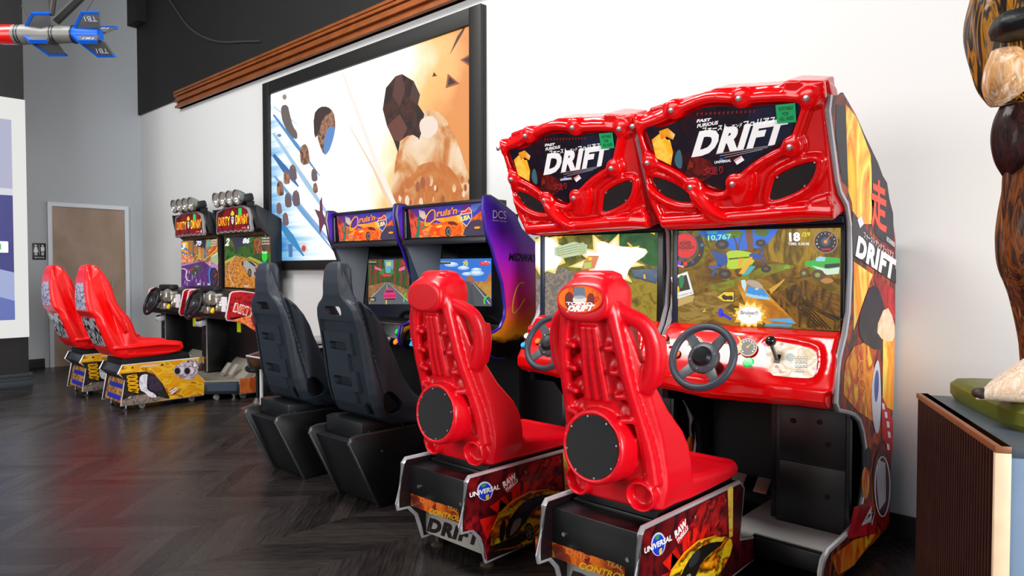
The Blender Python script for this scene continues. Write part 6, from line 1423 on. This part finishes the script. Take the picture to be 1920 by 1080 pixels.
def fin(xa, span, ang, name, txt, L):
    d = (UPV*math.sin(ang)+SD*math.cos(ang)).normalized(); n = AX.cross(d)
    def q(x, r, t=0.): return p0+AX*((x+60)*mpp)+d*(r*mpp)+n*t
    o4 = [(xa, 12), (xa+24, span), (xa+24+L*.62, span), (xa+L, 12)]
    f_ = MB().extr([q(x, r, -.010) for x, r in o4], n*.020).build('fin', mat('#57585a', rough=.45), rk, bevel=.003)
    MB().extr([q(x, r, -.013) for x, r in [(xa-6, 12), (xa+21, span+4), (xa+24, span), (xa, 12)]], n*.026).extr([q(x, r, -.013) for x, r in [(xa+21, span+4), (xa+27+L*.62, span+4), (xa+24+L*.62, span), (xa+24, span)]], n*.026).build('fin_edge', BLU, f_)
    if txt:
        vs, fs = text_geo('TB1', .0)
        for s in (-1, 1):
            m_ = MB(); m_.add([q(xa+24+L*.62-6-u*22, span-4-(v if s > 0 else 1-v)*9, s*.0115) for u, v in vs], fs); m_.build('fin_lettering', mat('#d8dce0', rough=.5), f_, smooth=0)
for k_ in range(4):
    fin(56, 36, PI/4+k_*PI/2+.15, 'fin', False, 44)
    fin(148, 38, PI/4+k_*PI/2+.15, 'fin', True, 44)
m = MB()
for a_, b_ in (((95, 28), (84, -30)), ((97, 28), (104, -30)), ((104, 40), (160, -14))): m.tube([RC(*a_), RC(*b_)], .018 if a_[0] < 100 else .03, 6)
m.build('hanging_bracket', mat('#161412', rough=.6), rk)
for a_, b_ in (((148, 46), (178, -6)), ((58, 46), (40, 10))): MB().tube([RC(*a_), RC(*b_)], .003, 5).build('hanging_wire', mat('#2a2826', rough=.5), rk)

# ================================================================== PLINTH AND CARVED SCULPTURE AT THE RIGHT
far_, near_ = Vector((-.598, 2.84, 0)), Vector((-.268, 2.123, 0))
D1 = (near_-far_).normalized(); D2 = Vector((-D1.y, D1.x, 0)); Ld = (near_-far_).length; ZT = .80
pn = thing('display_plinth', 'grey blue display box with a ribbed dark wood side panel at right edge', 'plinth', tuple((far_+near_)/2+D2*.5))
def pt(u, v, z): return far_+D1*u+D2*v+Vector((0, 0, z))
MB().extr([pt(.02, .035, 0), pt(Ld-.01, .035, 0), pt(Ld-.01, 1.0, 0), pt(.02, 1.0, 0)], (0, 0, ZT-.03)).build('box', mat('#7f97b4', rough=.55, noise=.06, bscale=8), pn, bevel=.003)
MB().extr([pt(.0, .035, ZT-.03), pt(Ld-.006, .035, ZT-.03), pt(Ld-.006, 1.0, ZT-.03), pt(.0, 1.0, ZT-.03)], (0, 0, .025)).build('top_board', mat('#46535c', rough=.5), pn, bevel=.002)
q = MB().extr([pt(Ld-.009, .085, 0), pt(Ld-.0075, .085, 0), pt(Ld-.0075, .087, 0), pt(Ld-.009, .087, 0)], (0, 0, ZT-.05)).build('panel_seam', mat('#3a4a60', rough=.5), pn)
for u, z in ((.12, .72), (.15, .70), (.14, .63), (.13, .50), (.12, .30)): MB().lathe([(.003, 0), (.003, .002)], pt(Ld-.01, u, z), D1, 8).build('nail', mat('#4a5a70', rough=.4), pn)
WDK = mat('#34140c', rough=.5, noise=.4, bscale=14); WOOD_LIT = mat('#ecd0ac', rough=.45, noise=.15, bscale=20)  # end post wood made cream: light from the right is in its colour
sl = MB().extr([pt(0, .012, 0), pt(Ld, .012, 0), pt(Ld, .034, 0), pt(0, .034, 0)], (0, 0, ZT)).build('slat_backing', mat('#150806', rough=.7), pn)
sm_ = MB(); ns = 33
for k_ in range(ns):
    u = .012+k_*(Ld-.04)/ns; sm_.extr([pt(u, .0, 0), pt(u+.013, .0, 0), pt(u+.013, .013, 0), pt(u, .013, 0)], (0, 0, ZT-.012))
sm_.build('slats', WDK, sl)
MB().extr([pt(-.004, -.002, ZT-.018), pt(Ld+.002, -.002, ZT-.018), pt(Ld+.002, .034, ZT-.018), pt(-.004, .034, ZT-.018)], (0, 0, .018)).build('top_rail', mat('#8a5230', rough=.45, noise=.2, bscale=20), sl, bevel=.001)
MB().extr([pt(Ld-.012, -.002, 0), pt(Ld+.002, -.002, 0), pt(Ld+.002, .034, 0), pt(Ld-.012, .034, 0)], (0, 0, ZT-.018)).build('end_post', WOOD_LIT, sl, bevel=.001)
# carved sculpture: plain generic stand-in in brown, ochre and cream on a mossy green slab
sc_ = thing('carved_sculpture', 'tall carved brown and ochre sculpture with cream foot piece, on green slab upon the plinth', 'sculpture', tuple(pt(.42, .6, ZT-.005)))
slab = [pt(.03, .11, 0), pt(.06, .08, 0), pt(.56, .10, 0), pt(.64, .16, 0), pt(.66, .95, 0), pt(.05, .95, 0)]
slab = [tuple(p) for p in smoothpts([tuple(p) for p in slab], 2)]
L_ = [[(p[0]+(pt(.35, .55, 0).x-p[0])*i_, p[1]+(pt(.35, .55, 0).y-p[1])*i_, z) for p in slab] for i_, z in ((.03, ZT-.005), (0, ZT+.015), (.0, ZT+.05), (.04, ZT+.068), (.12, ZT+.074))]
MB().loft(L_).build('green_slab', mat('#5c6416', rough=.45, noise=.35, bscale=7), sc_)
def furm(cols, sc=7):
    return grunge(cols, scale=sc, rough=.5, stretch=(5, 5, .8), distortion=2.2, coat=.15)
SP = lambda px, py, d=0.: ay(px, py, 2.42+d)
def lobes(name, pts, m, seg=20, squash=.8):
    """pts: (px, py, radius in metres, depth)"""
    P_ = smoothpts([(*SP(px, py, d), r) for px, py, r, d in pts], 2, closed=False)
    q = MB(); loops = []
    for i, (x, y, z, r) in enumerate(P_):
        loops.append([(x+r*(1+.07*math.sin(7*t_*2*PI/seg+z*9))*math.cos(2*PI*t_/seg), y+r*squash*(1+.07*math.sin(9*t_*2*PI/seg-z*12))*math.sin(2*PI*t_/seg), z) for t_ in range(seg)])
    q.loft(loops); return q.build(name, m, sc_, smooth=60)
def le(rows): return [(l+r*640, y, r, d) for l, y, r, d in rows]
lobes('upper_form', le([(1856, -90, .14, .1), (1838, -20, .15, .08), (1828, 40, .14, .06), (1832, 90, .12, .05), (1840, 130, .10, .04), (1848, 165, .085, .03), (1862, 194, .05, .03)]), furm(['#100a08', '#20140e', '#b8780c', '#1c120c', '#0c0806', '#4a2a14'], 4), seg=40)
lobes('pale_crest', le([(1866, 92, .03, -.06), (1858, 120, .055, -.07), (1854, 150, .062, -.07), (1853, 178, .045, -.06), (1858, 200, .012, -.04)]), furm(['#f4e0cc', '#e8c4a0', '#d09048', '#f8ecdc'], 6), seg=40)
lobes('dark_band', le([(1884, 22, .07, -.10), (1876, 40, .09, -.12), (1878, 64, .08, -.10)]), mat('#10171a', rough=.5, bump=.5, bscale=60))
lobes('lower_drape', le([(1884, 196, .05, .03), (1876, 222, .08, .03), (1872, 260, .09, .03), (1876, 300, .08, .03), (1884, 325, .05, .03), (1894, 345, .018, .03)]), furm(['#1e0e0c', '#3a1a18', '#140a08', '#4a2420'], 8), seg=40)
MB().loft([[SP(1876, 205), SP(1884, 203), SP(1884, 205, .03), SP(1876, 207, .03)], [SP(1864, 292), SP(1874, 293), SP(1874, 293, .03), SP(1864, 292, .03)]]).build('hanging_tab', mat('#3a1e1a', rough=.5), sc_)
lobes('twisting_trunk', le([(1908, 255, .12, .06), (1901, 330, .13, .06), (1893, 400, .13, .06), (1889, 450, .13, .06), (1896, 500, .13, .06), (1914, 545, .12, .08), (1930, 620, .11, .12), (1935, 700, .11, .14)]), furm(['#140c0e', '#3a2018', '#8a4a1c', '#1c1210', '#5a3020', '#a06c50'], 5), seg=44)
# cream foot piece
fp_ = MB(); q0 = SP(1833, 738, -.02); loops = []
for t_, hh, ww in ((0, .008, .03), (.03, .03, .05), (.08, .055, .065), (.14, .085, .07), (.22, .12, .075), (.32, .15, .08), (.45, .17, .08)):
    c_ = q0+Vector((t_, t_*.25, 0)); loops.append([(c_.x+.0, c_.y+ww*math.cos(2*PI*j/24), ZT+.070+hh*max(0, 1+math.sin(2*PI*j/24))/1.0*.95) for j in range(24)])
fp_.loft(loops).build('foot_piece', furm(['#ffe8d0', '#f0c8a0', '#fff4e4', '#d8a070'], 9), sc_, smooth=60)
MB().ball((q0.x+.012, q0.y-.02, ZT+.092), .021, sc=(1.2, 1, .8)).build('dark_tip', mat('#3a2a24', rough=.5), sc_)
for o in bpy.data.objects:
    if 'o' in o: del o['o']
